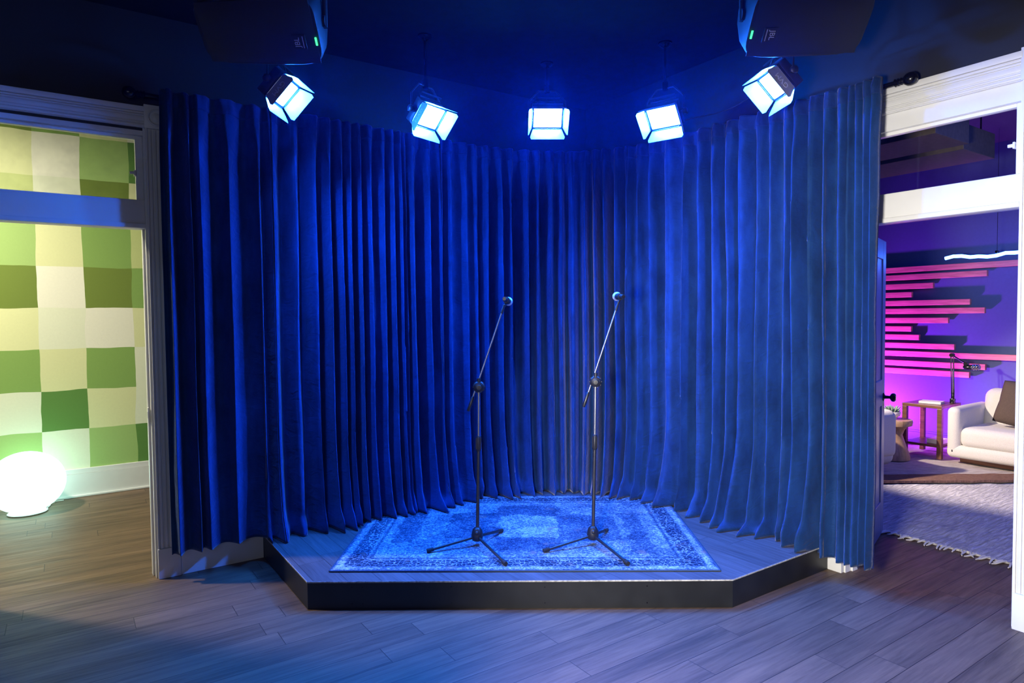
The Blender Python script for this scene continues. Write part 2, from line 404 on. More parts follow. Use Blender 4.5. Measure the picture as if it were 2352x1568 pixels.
# ---- doorway casings, with transoms ----
def casing_profile(bm, a0, a1, z0, z1, put, vertical):
    """fluted flat board: base slab plus ribs; put(u, d, z) maps width, depth, height to world."""
def doorway(which):
    """axis: left doorway lies in x on plane y=WL facing -y; right doorway lies in y on plane x=WR facing -x."""
    left = which == 'left'
    def bxw(bm, a0, a1, d0, d1, z0, z1, bev=0):
        # a: along the wall, d: out of the wall face into the stage room (negative = into the wall)
        if left: bx2(bm, (a0, WL-d1, z0), (a1, WL-d0, z1), bev)
        else: bx2(bm, (WR-d1, a0, z0), (WR-d0, a1, z1), bev)
    A0, A1 = (DL0, DL1) if left else (DR0, DR1)
    w = .118; out_sign = 1
    if left: zh0, zh1, zr0, zr1, zt1 = 2.675, 2.795, 2.10, 2.255, 2.615
    else: zh0, zh1, zr0, zr1, zt1 = 2.648, 2.785, 2.062, 2.213, 2.54
    bm = B()
    # jamb liners through the wall
    for a0, a1 in ((A0-.022, A0), (A1, A1+.022)): bxw(bm, a0, a1, -.15, .004, 0, zh0+.02)
    # stops
    for a0, a1 in ((A0, A0+.012), (A1-.012, A1)): bxw(bm, a0, a1, -.11, -.055, 0, zr0)
    # side casings with fluting
    for a0 in (A0-.012-w, A1+.012):
        bxw(bm, a0, a0+w, 0, .018, 0, zh0)
        for k in range(4):
            c = a0+.022+k*(w-.044)/3
            bxw(bm, c-.0085, c+.0085, .018, .026, .18, zh0-.01, .003)
        bxw(bm, a0, a0+.008, .018, .028, .18, zh0); bxw(bm, a0+w-.008, a0+w, .018, .028, .18, zh0)
        bxw(bm, a0-.002, a0+w+.002, 0, .034, 0, .18, .003)      # plinth block
    # head casing: slab with long reeds
    h0, h1 = A0-.012, A1+.012
    bxw(bm, h0, h1, 0, .018, zh0, zh1)
    hh = zh1-zh0
    for k, (q0, q1, dd) in enumerate(((.02, .12, .030), (.17, .25, .026), (.30, .50, .024), (.53, .60, .028), (.63, .70, .028), (.74, .98, .038))):
        bxw(bm, h0, h1, .018, dd, zh0+hh*q0, zh0+hh*q1, .003)
    # transom bar, frame head and sides
    bxw(bm, A0, A1, -.10, -.006, zr0, zr1, .002)
    bxw(bm, A0, A1, -.10, .010, zr0-.010, zr0+.016, .003)
    bxw(bm, A0, A1, -.10, -.004, zt1+.018, zh0+.02)
    # corner blocks with rosettes
    for a0 in (A0-.012-w, A1+.012):
        bxw(bm, a0-.006, a0+w+.006, 0, .036, zh0-.005, zh1+.012, .003)
        c = a0+w/2; zc = (zh0+zh1)/2
        ax = (0, -1, 0) if left else (-1, 0, 0)
        o = (c, WL-.036, zc) if left else (WR-.036, c, zc)
        lathe(bm, [(.050, 0), (.050, .006), (.043, .010), (.036, .003), (.028, .003), (.022, .009), (.010, .012), (0, .012)], o, ax, 28)
    struct('trim_1' if left else 'trim_2', bm, M_white,
           'white fluted casing with transom bar around the %s doorway' % which, 'door casing', 40)
    # transom sash
    wb = B()
    m_ = .038 if left else .030
    for a0, a1, z0, z1 in ((A0, A0+m_, zr1, zt1+.018), (A1-m_, A1, zr1, zt1+.018), (A0+m_, A1-m_, zt1, zt1+.018), (A0+m_, A1-m_, zr1, zr1+.006)):
        bxw(wb, a0, a1, -.075, -.035, z0, z1, .002)
    win = struct('window_1' if left else 'window_2', wb, M_white, 'transom window over the %s doorway' % which, 'window')
    pb = B(); bxw(pb, A0+m_, A1-m_, -.060, -.055, zr1+.004, zt1+.002)
    struct('pane', pb, M_pane, '', '', parent=win)
    lb = B(); zl = (zr1+zt1)/2-.02
    e = (A1-m_) if left else (A0+m_)
    sg = -1 if left else 1
    bxw(lb, min(e, e+sg*.032), max(e, e+sg*.032), -.035, -.022, zl-.008, zl+.008, .003)
    bxw(lb, min(e, e+sg*.010), max(e, e+sg*.010), -.055, -.018, zl-.016, zl+.016, .003)
    struct('latch', lb, M_white, '', '', parent=win)
    return A0, A1
doorway('left'); doorway('right')

# strike plate on the left jamb
bm = B(); bx2(bm, (DL1-.0165, WL+.010, .94), (DL1-.010, WL+.05, 1.03), .002)
bx2(bm, (DL1-.018, WL+.02, .965), (DL1-.0165, WL+.04, 1.005))
o = obj('strike_plate', bm, M_white); tag(o, 'white painted strike plate on the left door jamb', 'strike plate')

bm = B(); x0 = DL1+.012+.118
bx2(bm, (x0+.004, WL-.022, 0), (1.02, WL, .165)); bx2(bm, (x0+.004, WL-.016, .165), (1.02, WL, .19), .004)
struct('baseboard_left', bm, M_white, 'tall white baseboard between left doorway and stage', 'baseboard')

# ---- green room ----
GY = 6.9
cells = {}
pal = [s2l(112, 134, 48), s2l(133, 170, 84), s2l(160, 193, 112), s2l(196, 209, 138), s2l(221, 226, 170), s2l(228, 234, 205), s2l(236, 237, 216), s2l(92, 138, 58)]
DK, MG, LG, PG, PY, PC, CW, DG = range(8)
rows_z = [.25, .60, .946, 1.308, 1.665, 2.023, 2.392, 2.789, 3.16, CH+.06]
tbl = [  # from the lowest row up; columns A..D as seen through the doorway
    (LG, PC, LG, DG), (PC, DG, PY, PC), (MG, PY, MG, PC), (PY, PC, CW, PY), (DK, CW, DK, MG), (LG, PY, MG, PG),
    (PG, PC, DK, PY), (PY, CW, LG, DG), (DK, MG, PY, CW)]
cols_x = [-.56, -.195, .145, .51, .87]
rnd = random.Random(5)
xs_all = [-4.2, -3.8, -3.45, -3.1, -2.74, -2.37, -2.0, -1.64, -1.28, -.92]+cols_x+[1.24, 1.6, 1.97, 2.33, 2.7, 3.05, 3.42, 3.8]
ia = xs_all.index(-.56)
bm = B(); SUB = 10
nx, nz_ = (len(xs_all)-1)*SUB, (len(rows_z)-1)*SUB
def gpt(i, j):
    a, fa = divmod(i, SUB); b, fb = divmod(j, SUB)
    x = xs_all[a] if a == len(xs_all)-1 else xs_all[a]+(xs_all[a+1]-xs_all[a])*fa/SUB
    z = rows_z[b] if b == len(rows_z)-1 else rows_z[b]+(rows_z[b+1]-rows_z[b])*fb/SUB
    dx = noise.noise(V((x*3, z*4, 1)))*.011+noise.noise(V((x*11, z*11, 5)))*.003
    dz = noise.noise(V((x*4, z*3, 9)))*.010+noise.noise(V((x*11, z*11, 15)))*.003
    if j == 0: dz = 0
    return bm.verts.new((x+dx, GY, z+dz))
grid = [[gpt(i, j) for j in range(nz_+1)] for i in range(nx+1)]
for i in range(nx):
    for j in range(nz_):
        f = bm.faces.new((grid[i][j], grid[i+1][j], grid[i+1][j+1], grid[i][j+1]))
        c = i//SUB-ia; r = j//SUB
        if 0 <= c < 4: k = tbl[r][c]
        else:
            key = (c, r)
            if key not in cells: cells[key] = rnd.randrange(8)
            k = cells[key]
        f.material_index = k
r = bmesh.ops.extrude_face_region(bm, geom=list(bm.faces))
bmesh.ops.translate(bm, vec=(0, .08, 0), verts=[g for g in r['geom'] if isinstance(g, bmesh.types.BMVert)])
pm = [simple('green_wall_patch', c, .75, var=.02, scale=60) for c in pal]
struct('wall_green', bm, pm, 'wall painted in a patchwork of green and cream squares', 'wall')
bm = B(); bx2(bm, (-4.2, GY-.020, 0), (3.8, GY+.04, .205)); bx2(bm, (-4.2, GY-.014, .205), (3.8, GY+.04, .25), .004)
bx2(bm, (-4.2, GY-.036, 0), (3.8, GY-.02, .022), .006)
struct('baseboard_green', bm, M_white, 'tall white baseboard under the green patchwork wall', 'baseboard')
bm = B(); bx2(bm, (-4.3, WL+.14, 0), (-4.2, GY, CH)); struct('wall_green_left', bm, M_whitewall, 'side wall of the green room', 'wall')
bm = B(); bx2(bm, (3.8, WL+.14, 0), (3.9, GY, CH)); struct('wall_green_right', bm, M_whitewall, 'right side wall of the green room', 'wall')
bm = B(); bx2(bm, (-4.2, WL+.14, CH), (3.8, GY, CH+.1)); struct('ceiling_green', bm, M_whitewall, 'ceiling of the green room', 'ceiling')

# globe lamp on the floor
g = thing('globe_lamp', 'glowing white globe lamp on the floor before the green patchwork wall', 'lamp', (-.30, 6.56, 0))
bm = B(); R_ = .262
prof = [(R_*math.cos(t)*1.02, .252+R_*.94*math.sin(t)) for t in [-.5*PI+.40+(PI-.40)*k/26 for k in range(27)]]
prof[-1] = (0, prof[-1][1])
lathe(bm, prof, n=48); obj('globe', bm, M_globe, g, 180)
bm = B(); lathe(bm, [(.130, 0), (.136, .010), (.120, .020), (.10, .028)], n=40); obj('base', bm, M_ceramic, g, 40)
bm = B(); tube(bm, [(.12, .02, .008), (.145, .12, .006), (.15, .20, .006), (.15, .25, .006)], .004, 8)
lathe(bm, [(.028, 0), (.030, .008), (.022, .018), (0, .02)], (.155, .25, 0), n=20)
tube(bm, [(.17, .25, .008), (.24, .255, .006)], .004, 8)
obj('cord', bm, M_ceramic, g, 60)

# ---- lounge ----
LX = 8.22
bm = B(); bx2(bm, (LX, -1.8, 0), (LX+.1, 4.58, CH)); struct('wall_lounge', bm, M_lwall, 'blue grey lounge wall behind the wooden slats', 'wall')
bm = B(); bx2(bm, (WR+.14, 4.58, 0), (LX+.1, 4.68, CH)); struct('wall_lounge_left', bm, M_ldark, 'dark left side wall of the lounge', 'wall')
bm = B(); bx2(bm, (WR+.14, -1.9, 0), (LX+.1, -1.8, CH)); struct('wall_lounge_right', bm, M_ldark, 'dark right side wall of the lounge', 'wall')
bm = B(); bx2(bm, (WR+.14, -1.8, CH), (LX, 4.58, CH+.1)); struct('ceiling_lounge', bm, M_ldark, 'dark ceiling of the lounge', 'ceiling')
bm = B(); bx2(bm, (LX-.018, -1.8, 0), (LX, 4.58, .15)); bx2(bm, (LX-.012, -1.8, .15), (LX, 4.58, .175), .004)
struct('baseboard_lounge', bm, M_lwall, 'painted baseboard along the lounge slat wall', 'baseboard')

# boxes hung from the lounge ceiling
for lab, x0, x1, y0, y1, z0, z1 in (('nearer brown box beam hung under the lounge ceiling', 5.06, 5.60, 2.15, 4.3, 2.80, 3.02),
                                    ('farther brown box beam hung under the lounge ceiling', 5.74, 6.32, 2.24, 4.3, 2.80, 3.00)):
    t = thing('ceiling_box', lab, 'ceiling box', ((x0+x1)/2, (y0+y1)/2, z0), group='box beams hung in the lounge')
    hx, hy, hz = (x1-x0)/2, (y1-y0)/2, z1-z0
    bm = B(); bx2(bm, (-hx, -hy, 0), (hx, hy, hz), .004); obj('body', bm, M_baffle, t)
    for sx in (-1, 1):
        for sy in (-1, 1):
            bm = B(); tube(bm, [(sx*(hx-.06), sy*(hy-.08), hz-.005), (sx*(hx-.06), sy*(hy-.08), CH-z0+.002)], .006, 8)
            obj('hanging_rod', bm, M_rod, t)

# open lounge door
hinge = V((WR+.165, 2.085)); tip = V((4.72, 2.33)); dv = (tip-hinge); ang = math.atan2(dv.y, dv.x)
d = bpy.data.objects.new('door_1', None); COL.objects.link(d)
d.matrix_world = Matrix.Translation((hinge.x, hinge.y, .012)) @ Matrix.Rotation(ang, 4, 'Z')
d['kind'] = 'structure'; d['label'] = 'blue grey panelled door standing open into the lounge'; d['category'] = 'door'
dl = dv.length; bm = B()
bx2(bm, (0, -.012, 0), (dl, .012, 2.03))
for a0, a1, z0, z1 in ((0, .115, 0, 2.03), (dl-.115, dl, 0, 2.03), (.115, dl-.115, 0, .23), (.115, dl-.115, .90, 1.08), (.115, dl-.115, 1.90, 2.03)):
    bx2(bm, (a0, -.020, z0), (a1, .020, z1), .003)
obj('leaf', bm, M_door, d)
for s in (-1, 1):
    bm = B(); lathe(bm, [(.028, 0), (.028, .006), (.012, .012), (.010, .040), (.018, .044), (.028, .052), (.030, .066), (.022, .076), (0, .078)], (dl-.06, s*.02, .955), (0, s, 0), 24)
    obj('knob', bm, M_rod, d, 40)

# wooden slats on the lounge wall: right end y, top z, bottom z
slats = [(1.6, 2.085, 2.022), (2.945, 1.995, 1.932), (3.47, 1.888, 1.825), (3.698, 1.79, 1.728), (3.10, 1.692, 1.630), (2.96, 1.598, 1.534), (3.311, 1.489, 1.426),
         (3.698, 1.389, 1.327), (3.612, 1.292, 1.229), (3.246, 1.193, 1.130), (1.7, 1.097, 1.034), (2.946, .985, .921), (3.097, .890, .826)]
ordn = ['topmost', 'second', 'third', 'fourth', 'fifth', 'sixth', 'seventh', 'eighth', 'ninth', 'tenth', 'eleventh', 'twelfth', 'lowest']
lens = ['very long', 'long', 'short', 'shortest', 'medium long', 'long', 'medium', 'shortest', 'short', 'medium', 'longest', 'long', 'medium long']
for k, (y, zt, zb) in enumerate(slats):
    bm = B(); h = zt-zb; Lh = (4.40-y)/2
    bx2(bm, (-.02, -Lh, -h/2), (.02, Lh, h/2), .003)
    o = obj('wall_mounted_slat', bm, M_slat)
    o.location = (LX-.041, y+Lh, (zt+zb)/2)
    sp = B()
    for q in (-Lh*.7, Lh*.7): bx2(sp, (.019, q-.03, -h*.3), (.042, q+.03, h*.3))
    obj('spacer', sp, M_lwall, o)
    tag(o, '%s %s pink-lit wooden slat %s on the lounge wall' % (ordn[k], lens[k], 'of the stack' if k in (0, 12) else 'from the top'), 'wall slat', 'wooden slats on the lounge wall')

# blue tube light hung in front of the slat wall
t = thing('hanging_tube_light', 'bright blue tube light hung on a wire before the slats', 'tube light', (7.6, 2.2, 2.11))
bm = B(); pts = [(0, -.9+1.82*k/24, .012*math.sin(k*.9)+.006*math.sin(k*2.3)) for k in range(25)]
tube(bm, pts, .017, 12); obj('tube', bm, M_tube_light, t, 60)
for y in (.46, -.75):
    bm = B(); bx2(bm, (-.022, y-.012, .012), (.022, y+.012, .040), .004); cl = obj('clip', bm, M_rod, t)
    bm = B(); tube(bm, [(0, y, .038), (0, y, CH-2.11+.002)], .0022, 6); obj('wire', bm, M_chrome, t)

# rugs
def grid_rug(name, cx, cy, ang, sx, sy, mat, lab, cat, z=.004, th=.012, amp=.004, seed=0):
    t = thing(name, lab, cat, (cx, cy, z), Matrix.Rotation(ang, 3, 'Z'))
    bm = B(); nx, ny = int(sx/.05), int(sy/.05)
    gv = [[bm.verts.new((-sx/2+sx*i/nx, -sy/2+sy*j/ny, th+amp*noise.noise(V((i*.35+seed, j*.35, 3))))) for j in range(ny+1)] for i in range(nx+1)]
    for i in range(nx):
        for j in range(ny): bm.faces.new((gv[i][j], gv[i+1][j], gv[i+1][j+1], gv[i][j+1]))
    r = bmesh.ops.extrude_face_region(bm, geom=list(bm.faces))
    for v in [g for g in r['geom'] if isinstance(g, bmesh.types.BMVert)]: v.co.z = 0
    obj('pile', bm, mat, t, 50)
    return t
M_shag = shag_mat('cream_shag', (.34, .32, .33, 1), (.66, .63, .62, 1), (7, 46, 1), .5)
M_stripe = shag_mat('striped_cream_weave', (.30, .24, .21, 1), (.62, .55, .50, 1), (7, 52, 1), -.25)
M_band = shag_mat('brown_band_weave', (.16, .085, .06, 1), (.34, .19, .135, 1), (30, 120, 1), 0)
a_front = math.atan2(1.552-2.293, 4.709-4.70)      # front rug: fringe along y
fr = grid_rug('floor_rug_cream', 6.02, 1.72, 0, 2.58, 2.9, M_shag, 'cream shag rug with fringe inside the lounge doorway', 'rug', amp=.010)
fr.name = 'shag_rug'
fb = B(); rr = random.Random(3)
for k in range(92):
    y = -1.42+2.84*k/91+rr.uniform(-.008, .008)
    a = rr.uniform(-.5, .5); l = rr.uniform(.05, .105); x0 = -1.285
    p = [(x0+.01, y, .010), (x0-l*.4, y+a*.02, .010+rr.uniform(0, .006)), (x0-l*.8, y+a*.06, .007), (x0-l, y+a*.09+rr.uniform(-.01, .01), .006)]
    tb = B(); tube(tb, p, [.006, .007, .0055, .0035], 6)
    if k == 0: fringe_m = None
    o = obj('tassel', tb, M_boucle, fr, 60)
ar = math.atan2(2.277-2.942, 6.923-5.975)            # rear rug lies at an angle
ux = V((math.cos(ar), math.sin(ar))); uy = V((-math.sin(ar), math.cos(ar)))
c0 = V((6.449, 2.61))+uy*.80
bt = thing('striped_rug', 'cream striped rug with brown border under the sofa', 'rug', (c0.x, c0.y, .030), Matrix.Rotation(ar, 3, 'Z'))
def rug_piece(sx0, sx1, sy0, sy1, th, mat, name, seed):
    bm = B(); nx, ny = max(2, int((sx1-sx0)/.05)), max(2, int((sy1-sy0)/.05))
    gv = [[bm.verts.new((sx0+(sx1-sx0)*i/nx, sy0+(sy1-sy0)*j/ny+.012*noise.noise(V((i*.4, seed, 1))), th+.005*noise.noise(V((i*.3+seed, j*.3, 3))))) for j in range(ny+1)] for i in range(nx+1)]
    for i in range(nx):
        for j in range(ny): bm.faces.new((gv[i][j], gv[i+1][j], gv[i+1][j+1], gv[i][j+1]))
    r = bmesh.ops.extrude_face_region(bm, geom=list(bm.faces))
    for v in [g for g in r['geom'] if isinstance(g, bmesh.types.BMVert)]: v.co.z = 0
    obj(name, bm, mat, bt, 50)
rug_piece(-1.35, 1.1, -.80, -.56, .020, M_band, 'brown_border', 2)
rug_piece(-1.35, 1.1, -.56, .80, .018, M_stripe, 'pile', 7)

# sofa (faces -x)
sf = thing('sofa', 'cream rounded sofa beside the walnut side table', 'sofa', (7.62, 1.90, .056))
Y1 = 1.03
bm = B(); bx2(bm, (-.30, -.95, 0), (.30, .95, .075), .01); obj('plinth', bm, M_table, sf, 40)
bm = B(); bx2(bm, (-.42, -Y1, .055), (.42, Y1, .185), .05, 5); obj('base', bm, M_boucle, sf, 60)
bm = B(); bx2(bm, (-.415, -Y1+.11, .165), (.20, Y1-.11, .365), .07, 6); obj('seat_cushion', bm, M_boucle, sf, 60)
bm = B(); bx(bm, (.26, 0, .43), (.26, 2*Y1-.20, .56), Matrix.Rotation(.12, 3, 'Y'), .10, 6); obj('backrest', bm, M_boucle, sf, 60)
for s in (-1, 1):
    bm = B(); bx2(bm, (-.42, min(s*(Y1-.12), s*Y1), .06), (.34, max(s*(Y1-.12), s*Y1), .555), .055, 6); obj('arm', bm, M_boucle, sf, 60)
# brown pillow
pb = B(); n = 14
for sgn in (-1, 1):
    gv = []
    for i in range(n+1):
        row = []
        for j in range(n+1):
            u, v = -1+2*i/n, -1+2*j/n
            e = max(0, (1-u**4)*(1-v**4))**.55
            cx = u*(.25-.020*(1-abs(v))**1)*(1-.05*v*v); cz = v*.22*(1-.05*u*u)
            row.append(pb.verts.new((sgn*.085*e, cx, cz)))
        gv.append(row)
    for i in range(n):
        for j in range(n): pb.faces.new((gv[i][j], gv[i+1][j], gv[i+1][j+1], gv[i][j+1]))
bmesh.ops.remove_doubles(pb, verts=pb.verts, dist=1e-4)
o = obj('throw_pillow', pb, M_brown, None, 180)
o.matrix_world = Matrix.Translation((7.56, 2.38, .650)) @ Matrix.Rotation(.36, 4, 'Y') @ Matrix.Rotation(.12, 4, 'X')
tag(o, 'brown woven throw pillow leaning on the cream sofa', 'pillow')

# walnut side table with shelf
tb = thing('side_table', 'walnut side table with low shelf behind the sofa arm', 'table', (7.50, 3.19, .056))
hx, hy, H = .22, .19, .545
bm = B(); bx2(bm, (-hx, -hy, H-.032), (hx, hy, H), .003); obj('tabletop', bm, M_table, tb)
for sx in (-1, 1):
    for sy in (-1, 1):
        bm = B(); bx2(bm, (sx*hx-.045*(sx > 0), sy*hy-.045*(sy > 0), 0), (sx*hx+.045*(sx < 0), sy*hy+.045*(sy < 0), H-.032), .003); obj('leg', bm, M_table, tb)
bm = B(); bx2(bm, (-hx+.01, -hy+.01, .115), (hx-.01, hy-.01, .140), .003); obj('shelf', bm, M_table, tb)
def book(x, y, z, rot, sx, sy, h, lab, grp=None):
    o = thing('book', lab, 'book', (x, y, z), Matrix.Rotation(rot, 3, 'Z'), grp)
    bm = B(); bx2(bm, (-sx/2, -sy/2, 0), (sx/2, sy/2, .003)); bx2(bm, (-sx/2, -sy/2, h-.003), (sx/2, sy/2, h)); bx2(bm, (-sx/2, -sy/2, .002), (-sx/2+.004, sy/2, h-.002))
    obj('cover', bm, M_paper, o)
    bm = B(); bx2(bm, (-sx/2+.004, -sy/2+.004, .003), (sx/2-.004, sy/2-.004, h-.003)); obj('pages', bm, M_ceramic, o)
book(7.46, 3.17, .602, .15, .15, .20, .022, 'white book lying on the walnut side table top')
book(7.44, 3.10, .197, -.1, .16, .13, .045, 'white book on the low shelf of the walnut side table')

# boom microphone on desk arm
ma = thing('microphone_boom', 'black desk arm holding a podcast microphone over the sofa', 'microphone arm', (7.60, 3.03, .602))
bm = B(); bx2(bm, (-.025, -.02, 0), (.025, .02, .05), .004); lathe(bm, [(.016, 0), (.016, .03), (.011, .06)], (0, 0, .05), n=16); obj('clamp', bm, M_rod, ma, 40)
P0 = V((0, 0, .09)); P1 = V((.02, .02, .50)); P2 = V((-.03, -.13, .42))
bm = B()
for o_ in (-.012, .012): tube(bm, [P0+V((0, o_, 0)), P1+V((0, o_, 0))], .005, 8)
lathe(bm, [(.02, -.02), (.02, .02)], P1, (1, 0, 0), 16); obj('lower_arm', bm, M_rod, ma, 50)
bm = B(); tube(bm, [P0+V((0, .0, .02)), P0+V((0, 0, .26))], .009, 8); obj('spring', bm, M_chrome, ma, 50)
bm = B()
for o_ in (-.010, .010): tube(bm, [P1+V((o_, 0, 0)), P2+V((o_, 0, 0))], .005, 8)
lathe(bm, [(.02, -.02), (.02, .02)], P2, (1, 0, 0), 16); obj('upper_arm', bm, M_rod, ma, 50)
mp_ = thing('podcast_microphone', 'black podcast microphone hanging from the desk arm', 'microphone', (7.57, 2.90, .985))
ax = V((-.15, -1, .08))
bm = B(); lathe(bm, [(.0, -.02), (.022, -.02), (.026, -.01), (.026, .05), (.022, .055)], (0, 0, 0), ax, 24); tube(bm, [(0, 0, .02), (0, .0, .055)], .012, 10); obj('body', bm, M_rod, mp_, 40)
bm = B()
for k in range(3): lathe(bm, [(.024, .056+k*.024), (.030, .062+k*.024), (.030, .072+k*.024), (.024, .078+k*.024)], (0, 0, 0), ax, 24)
obj('grille', bm, M_chrome, mp_, 40)

# carved stool
st = thing('wooden_stool', 'carved round wooden stool holding the potted succulent', 'stool', (6.98, 3.32, .056))
bm = B(); lathe(bm, [(.150, 0), (.152, .03), (.130, .10), (.095, .20), (.080, .25), (.098, .30), (.125, .34)], n=32); obj('pedestal', bm, M_stool, st, 50)
bm = B(); lathe(bm, [(.135, .338), (.165, .350), (.172, .385), (.165, .405), (0, .407)], n=36); obj('seat', bm, M_stool, st, 50)
pt = thing('potted_succulent', 'white footed bowl with a pale green succulent on the stool', 'plant', (6.96, 3.33, .464))
bm = B()
for k in range(3):
    a = k*2.1+.4; lathe(bm, [(.012, 0), (.015, .02)], (.035*math.cos(a), .035*math.sin(a), 0), n=10)
lathe(bm, [(.0, .016), (.045, .016), (.072, .035), (.082, .065), (.080, .078), (.074, .078), (.072, .062), (0, .060)], n=32); obj('bowl', bm, M_ceramic, pt, 50)
bm = B(); lathe(bm, [(.070, .062), (.05, .068), (0, .072)], n=24); obj('soil', bm, M_soil, pt, 60)
rr = random.Random(2)
for k in range(26):
    a = k*2.4; el = .35+1.05*(k/26); l = .085*(1-.3*k/26)+rr.uniform(-.01, .012)
    d_ = V((math.cos(a)*math.cos(el), math.sin(a)*math.cos(el), math.sin(el)))
    b0 = V((.020*math.cos(a), .020*math.sin(a), .066)); bm = B()
    tube(bm, [b0, b0+d_*l*.35, b0+d_*l*.75+V((0, 0, .006)), b0+d_*l+V((0, 0, .014))], [.006, .010, .007, .0008], 7)
    obj('leaf', bm, M_leaf, pt, 60)

# armchair, mostly behind the curtain
ac = thing('armchair', 'cream armchair whose edge shows beside the curtain and stool', 'armchair', (6.22, 3.42, .004))
ac.matrix_world = Matrix.Translation((6.185, 3.495, .056)) @ Matrix.Rotation(-.25, 4, 'Z')
bm = B(); bx2(bm, (-.30, -.30, 0), (.30, .30, .06), .01); obj('plinth', bm, M_table, ac, 40)
bm = B(); bx2(bm, (-.38, -.38, .05), (.38, .38, .30), .09, 6); obj('base', bm, M_boucle, ac, 60)
bm = B(); bx2(bm, (-.30, -.28, .26), (.30, .30, .42), .06, 5); obj('seat_cushion', bm, M_boucle, ac, 60)
bm = B(); bx2(bm, (-.38, -.40, .12), (.38, -.22, .58), .08, 6); obj('backrest', bm, M_boucle, ac, 60)
for s in (-1, 1):
    bm = B(); bx2(bm, (min(s*.25, s*.39), -.36, .10), (max(s*.25, s*.39), .34, .52), .06, 6); obj('arm', bm, M_boucle, ac, 60)

# ------------------------------------------------------------------ stage
SZ = .152
sg = thing('stage_platform', 'low black corner stage with wood deck and clipped front', 'stage', (2.4, 3.3, 0))
O = V((2.4, 3.3, 0))
poly = [(1.022, 4.418), (1.022, 3.462), (2.872, 2.170), (3.806, 2.170), (3.806, 4.418)]
rel = [(x-O.x, y-O.y) for x, y in poly]
bm = B(); prism(bm, rel, 0, SZ-.010); obj('fascia', bm, M_fascia, sg)
bm = B(); prism(bm, rel, SZ-.010, SZ); obj('deck', bm, M_deck, sg)
bm = B()
ed = [V((a, b, 0)) for a, b in rel]
for a, b in ((0, 1), (1, 2), (2, 3)):
    p, q = ed[a], ed[b]; d_ = (q-p).normalized(); nrm = V((d_.y, -d_.x, 0))
    if nrm.dot(p+q) < 0: nrm = -nrm
    l = (q-p).length; R3 = Matrix.Rotation(math.atan2(d_.y, d_.x), 3, 'Z')
    bx(bm, (p+q)/2+nrm*.0010+V((0, 0, SZ-.0045)), (l, .0025, .0075), R3)
obj('edge_strip', bm, M_edge, sg)
bm = B(); rr = random.Random(8); p, q = ed[1], ed[2]; d_ = (q-p).normalized(); nrm = V((d_.y, -d_.x, 0)); nrm = nrm if nrm.dot(p+q) > 0 else -nrm
for t_, z in ((.105, .118), (.13, .118), (.105, .03), (.13, .03), (.34, .120), (.34, .03), (.56, .115), (.56, .03), (.80, .118), (.80, .028)):
    bx(bm, p+(q-p)*t_+nrm*.0005+V((0, 0, z)), (.006, .0025, .006), Matrix.Rotation(math.atan2(d_.y, d_.x), 3, 'Z'))
obj('screw', bm, M_rod, sg)

# stage rug
RX, RY = 1.07, .745
ra = math.atan2(2.274-3.516, 2.906-1.161)
ex = V((math.cos(ra), math.sin(ra), 0)); ey = V((-math.sin(ra), math.cos(ra), 0))
FL_ = V((1.161, 3.516, 0)); rc = FL_+ex*RX+ey*RY
rg = thing('area_rug', 'distressed blue and cream patterned rug on the stage', 'rug', (rc.x, rc.y, SZ+.0005), Matrix.Rotation(ra, 3, 'Z'))
M_rug = rug_mat('distressed_rug', RX, RY)
bm = B(); nx, ny = 64, 46
gv = [[bm.verts.new((-RX+2*RX*i/nx, -RY+2*RY*j/ny, .0085+.0012*noise.noise(V((i*.3, j*.3, 2))))) for j in range(ny+1)] for i in range(nx+1)]
for i in range(nx):
    for j in range(ny): bm.faces.new((gv[i][j], gv[i+1][j], gv[i+1][j+1], gv[i][j+1]))
r = bmesh.ops.extrude_face_region(bm, geom=list(bm.faces))
for v in [g for g in r['geom'] if isinstance(g, bmesh.types.BMVert)]: v.co.z = 0
obj('pile', bm, M_rug, rg, 40)
M_bind = simple('navy_rug_binding', (.03, .06, .11, 1), .9, scale=200, bump=.3)
bm = B()
for a, b in (((-RX, -RY), (RX, -RY)), ((RX, -RY), (RX, RY)), ((RX, RY), (-RX, RY)), ((-RX, RY), (-RX, -RY))):
    tube(bm, [(a[0]+(b[0]-a[0])*k/20, a[1]+(b[1]-a[1])*k/20, .0055) for k in range(21)], .0055, 8)
obj('binding', bm, M_bind, rg, 60)

# ------------------------------------------------------------------ curtains on a bent rod
path = [V((.45, 4.300)), V((1.0, 4.300)), V((1.7, 4.305)), V((2.3, 4.315)), V((2.72, 4.300)), V((3.05, 4.205)), V((3.35, 4.02)), V((3.55, 3.76)), V((3.645, 3.45)),
        V((3.665, 3.1)), V((3.665, 2.6)), V((3.662, 2.2)), V((3.655, 1.82))]
def cr(p0, p1, p2, p3, t):
    return .5*((2*p1)+(-p0+p2)*t+(2*p0-5*p1+4*p2-p3)*t*t+(-p0+3*p1-3*p2+p3)*t**3)
dense = []
for i in range(len(path)-1):
    p0 = path[max(0, i-1)]; p1, p2 = path[i], path[i+1]; p3 = path[min(len(path)-1, i+2)]
    for k in range(40): dense.append(cr(p0, p1, p2, p3, k/40))
dense.append(path[-1])
cum = [0]
for a, b in zip(dense, dense[1:]): cum.append(cum[-1]+(b-a).length)
TOT = cum[-1]
import bisect
def at(s):
    if s <= 0: return dense[0]+(dense[1]-dense[0]).normalized()*s
    if s >= TOT: return dense[-1]+(dense[-1]-dense[-2]).normalized()*(s-TOT)
    i = min(bisect.bisect_right(cum, s)-1, len(dense)-2)
    return dense[i].lerp(dense[i+1], (s-cum[i])/(cum[i+1]-cum[i]))
